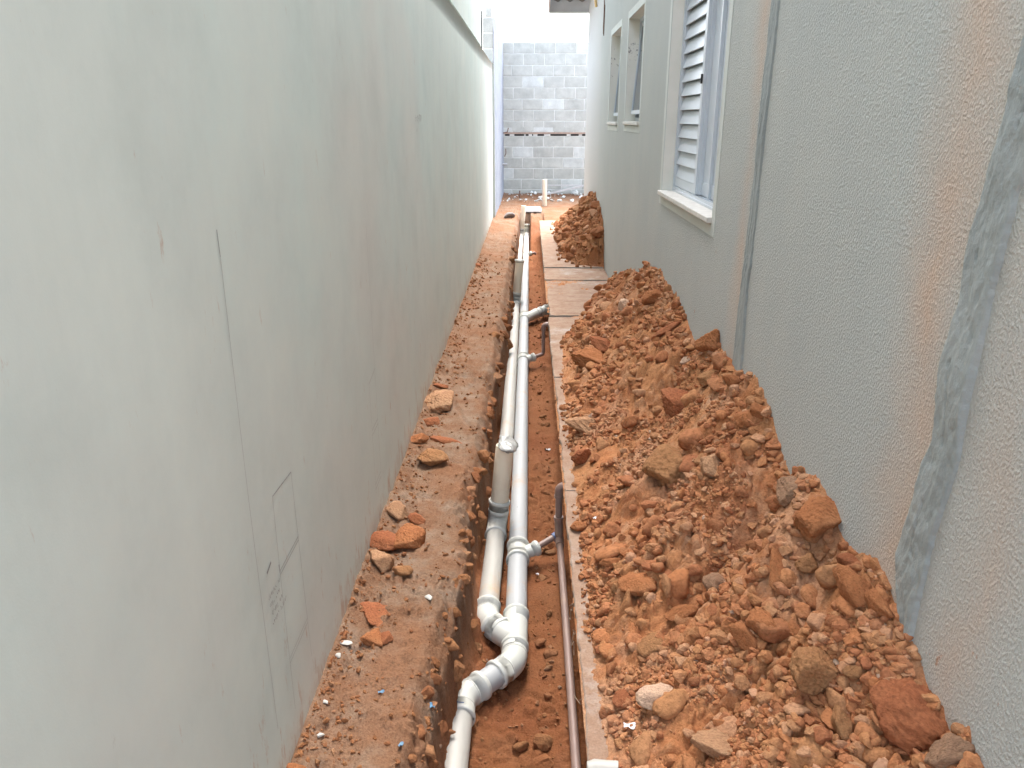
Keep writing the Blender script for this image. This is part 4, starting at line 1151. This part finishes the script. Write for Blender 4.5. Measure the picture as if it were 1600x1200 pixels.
# brown supply pipe beside the slab with its stubs
bp = empty('water_pipe', (.148, 3, -.3), 'thin brown water pipe running along the slab side of the trench', 'pipe')
RB = .0145
def B(mb, nm, m='brown_pvc'): return mb.build(nm, M[m], bp)
ytee = 3.06
B(MB().tube([(.149, 1.475, -.12), (.149, 1.56, -.27), (.1495, 1.75, -.300), (.150, 2.3, -.302), (.147, ytee, -.297)], RB, 14), 'pipe')
e, d = tees[3.00]
jt = Vector((.143, ytee + .03, -.290))
B(MB().tube([e - d * .02, jt], RB, 14), 'stub')
B(MB().tube([jt + (e - jt).normalized() * .012, jt + (e - jt).normalized() * .03], RB + .005, 14), 'ring', 'blue_ring')
mb = MB(); mb.tube([(.147, ytee - .055, -.297), (.147, ytee + .02, -.297)] , RB + .005, 14); mb.tube([(.146, ytee + .01, -.305), (.142, ytee + .015, -.20)], RB + .005, 14); mb.tube([(.142, ytee + .015, -.205), (.142, ytee + .015, -.19)], RB + .0075, 14)
B(mb, 'tee')
B(MB().tube([(.142, ytee + .015, -.21), (.141, ytee + .015, -.085)], RB + .001, 14), 'upright')
c = Vector((.141, ytee + .015, -.038))
mb = MB(); mb.tube([c - Vector((0, 0, .055))] + arc(c - Vector((0, 0, 1)), c, c + Vector((1, 0, 0)), .026, 6) + [c + Vector((.045, 0, 0))], RB + .0045, 14)
mb.tube([c - Vector((0, 0, .056)), c - Vector((0, 0, .044))], RB + .0065, 14)
B(mb, 'elbow')
bq = empty('water_pipe', (.128, 6, -.3), 'short brown pipe stub rising beside the slab at the second tee', 'pipe')
e, d = tees[5.93]
mb = MB(); c = Vector((.122, 6.02, -.315))
mb.tube([e - d * .02] + arc(e, c, c + Vector((0, .05, 1)), .03, 6) + [c + Vector((0, .012, .22))], RB, 14)
mb.build('pipe', M['brown_pvc'], bq)
c2 = c + Vector((0, .012, .245)); mb = MB()
mb.tube([c2 - Vector((0, 0, .05))] + arc(c2 - Vector((0, 0, 1)), c2, c2 + Vector((1, 0, 0)), .028, 6) + [c2 + Vector((.06, 0, 0))], RB + .005, 14)
mb.build('elbow', M['brown_pvc'], bq)
e, d = tees[11.02]
o = MB().tube([e - d * .02, e + d * .05, e + d * .07 + Vector((0, 0, -.02))], RB + .006, 12).build('pipe_stub', M['brown_pvc'])
tag(o, 'short dark stub in the farthest small tee near the slab', 'pipe')
# pale fitting lying on the slab edge at the foot of the picture
mb = MB(); collar(mb, (.175, 1.462, .006), (-1, 0, 0), r=.020, ln=.03); mb.tube([(.150, 1.462, .006), (.168, 1.462, .006), (.18, 1.462, .006), (.225, 1.457, .008)], [.018, .024, .023, .023], 16)
o = mb.build('pipe_end', M['pvc_warm']); tag(o, 'pale plastic pipe end half buried in soil on the slab edge', 'pipe')

# ------------------------------------------------------------------ things at the far end
sp = MB(); sp.hollow((.278, 14.4, -.1), (.275, 14.4, .465), .043, .038, 20)
tag(sp.build('standpipe', M['cream_pvc']), 'cream plastic pipe standing upright in front of the block wall', 'pipe')
cv = empty('drain_cover', (.07, 13.4, 0), 'pale grey flat cover lying on the soil behind the last standing pipe', 'cover')
MB().box(-.066, .205, 13.24, 13.86, .012, .030).build('rim', M['steel'], cv)
bevel(MB().box(-.050, .190, 13.28, 13.82, .030, .046).build('lid', M['alu'], cv), .004)
o = MB().bar((.34, 15.55, .10), (1.25, 15.62, .30), .035, .03).build('metal_profile', M['steel']); tag(o, 'grey metal profile sloping up from the soil at the block wall', 'metal profile')
o = MB().bar((.34, 15.66, .262), (1.25, 15.66, .262), .03, .018).build('metal_profile', M['steel']); tag(o, 'thin level metal profile close to the block wall', 'metal profile')
MB().box(1.18, 1.30, 15.50, 15.75, .0, .25).build('block_offcut', M['block'])
tag(bpy.data.objects['block_offcut'], 'concrete block offcut behind the house corner holding up the metal profiles', 'block')
o = MB().tube([(-.54, 15.6, .665), (-.44, 15.6, .662)], .022, 16).build('pipe_stub', M['pvc']); tag(o, 'short white pipe stub poking from the bluish side wall', 'pipe')
o = MB().tube([(-.54, 15.75, 1.24), (-.44, 15.75, 1.262), (-.42, 15.75, 1.34)], .010, 8).build('steel_rod', M['rust']); tag(o, 'bent rusty rod sticking out where the side wall meets the blocks', 'rod')
o = MB().tube([(-.50, 15.82, .80), (-.47, 15.82, .86), (-.475, 15.82, .95)], .008, 8).build('steel_rod', M['rust']); tag(o, 'small rusty rod low in the corner of the block wall', 'rod')
o = MB().tube([(-.19, 15.3, .02), (-.19, 15.3, .19)], .012, 8).build('steel_rod', M['rust']); tag(o, 'short rusty rod standing in the soil before the block wall', 'rod')
me = rock_mesh('stone', 31, 3, M['grey_stone']); put(me, 'stone', -.34, 12.5, .04, .085, (0, 0, 1), 'dark grey stone on the soil beside the farthest standing pipe', 'stone', sc=(1, 1, .8))
def rubble(rg, n):
    x = rg.uniform(-.5, 1.2, n); y = rg.uniform(14.8, 15.97, n); z = ground_z(x, y); r = rg.uniform(.01, .045, n) * np.where(rg.random(n) < .3, 1.3, .6)
    return np.stack([x, y, z + r * .3], -1), r
crumbs('mortar_rubble', 80, rubble, 'pale mortar rubble along the foot of the block wall', 6, m='mortar', sub=1)

# white chips on the ledge, scraps of film
chips = [(-.535, 1.905, .011, (1.6, .9, .5), 'long white mortar chip against the plastered wall'), (-.548, 1.845, .009, (1, .9, .7), 'round white chip just below the long mortar chip'),
         (-.535, 1.655, .0075, (1, 1, .7), 'white chip alone near the foot of the plastered wall'), (-.523, 1.545, .0085, (1.2, .9, .7), 'white chip nearest the bottom edge on the ledge'),
         (-.325, 2.165, .012, (1.3, .8, .5), 'pale chip on the ledge past the cluster of five clods'), (-.07, 2.0, .006, (1.2, .7, .4), 'white speck of plastic on the trench floor')]
for i, (x, y, r, sc, lb) in enumerate(chips[:5]):
    put(rock_mesh('mortar_chip', 640 + i, 3, M['white_chip'], p=12), 'mortar_chip', x, y, gz(x, y) + r * .4, r, (0, 0, i * 1.3), lb, 'chip', sc=sc)
def scrap(x, y, z, s, m, lb, rot):
    rg = random.Random(int(x * 1e4)); mb = MB()
    n = 5; v = []
    for dz in (0, .0015):
        for i in range(n):
            for j in range(3): v.append((s * (i / (n - 1) - .5) * 2.2, s * (j / 2 - .5) * (1.0 - .3 * abs(i - 2) / 2), dz + s * .35 * math.sin(i * 1.7 + j)))
    F = []
    for i in range(n - 1):
        for j in range(2):
            a = i * 3 + j; F.append((a, a + 3, a + 4, a + 1)); b = a + n * 3; F.append((b, b + 1, b + 4, b + 3))
    mb.add(v, F, True); o = mb.build('plastic_scrap', M[m]); o.location = (x, y, z); o.rotation_euler = rot
    return tag(o, lb, 'scrap')
scrap(-.40, 1.720, gz(-.40, 1.72) + .006, .008, 'blue_scrap', 'small blue plastic scrap in the middle of the ledge', (.2, .1, .5))
scrap(-.315, 1.525, gz(-.315, 1.525) + .006, .009, 'blue_scrap', 'dark blue plastic scrap near the front of the ledge', (.1, .3, 1.1))
scrap(-.262, 1.730, gz(-.262, 1.73) + .012, .012, 'blue_scrap', 'curled light blue scrap at the edge of the trench', (.4, .2, 2.0))
scrap(.125, 4.31, gz(.125, 4.31) + .012, .013, 'paper', 'white paper scrap on the trench floor beside the slab', (.3, .1, .3))
scrap(.045, 2.93, gz(.045, 2.93) + .014, .011, 'paper', 'white film scrap beside the pipe just behind the first tee', (.2, .5, 1.0))
scrap(.255, 2.595, .03 + max(hz(.255, 2.595), 0), .009, 'paper', 'white scrap caught among clods at the foot of the heap', (.1, .2, .8))
scrap(.262, 1.545, .022 + max(hz(.262, 1.545), 0), .016, 'paper', 'torn white scrap in the soil near the buried pipe end', (.2, .1, .1))
# dry roots hanging from the slab side
for k in range(3):
    y0 = [1.75, 2.05, 2.2][k]; rr = random.Random(k)
    pts = [(.158 + rr.uniform(-.012, .006), y0 + i * .03 * rr.uniform(.5, 1.3), -.03 - i * .028) for i in range(7)]
    tag(MB().tube(pts, .0012, 5).build('dry_root', M['twig']), ['dry root hanging beside the brown pipe near its lower end', 'thin dry root between slab and brown pipe', 'dry root farthest along the slab side above the brown pipe'][k], 'root')
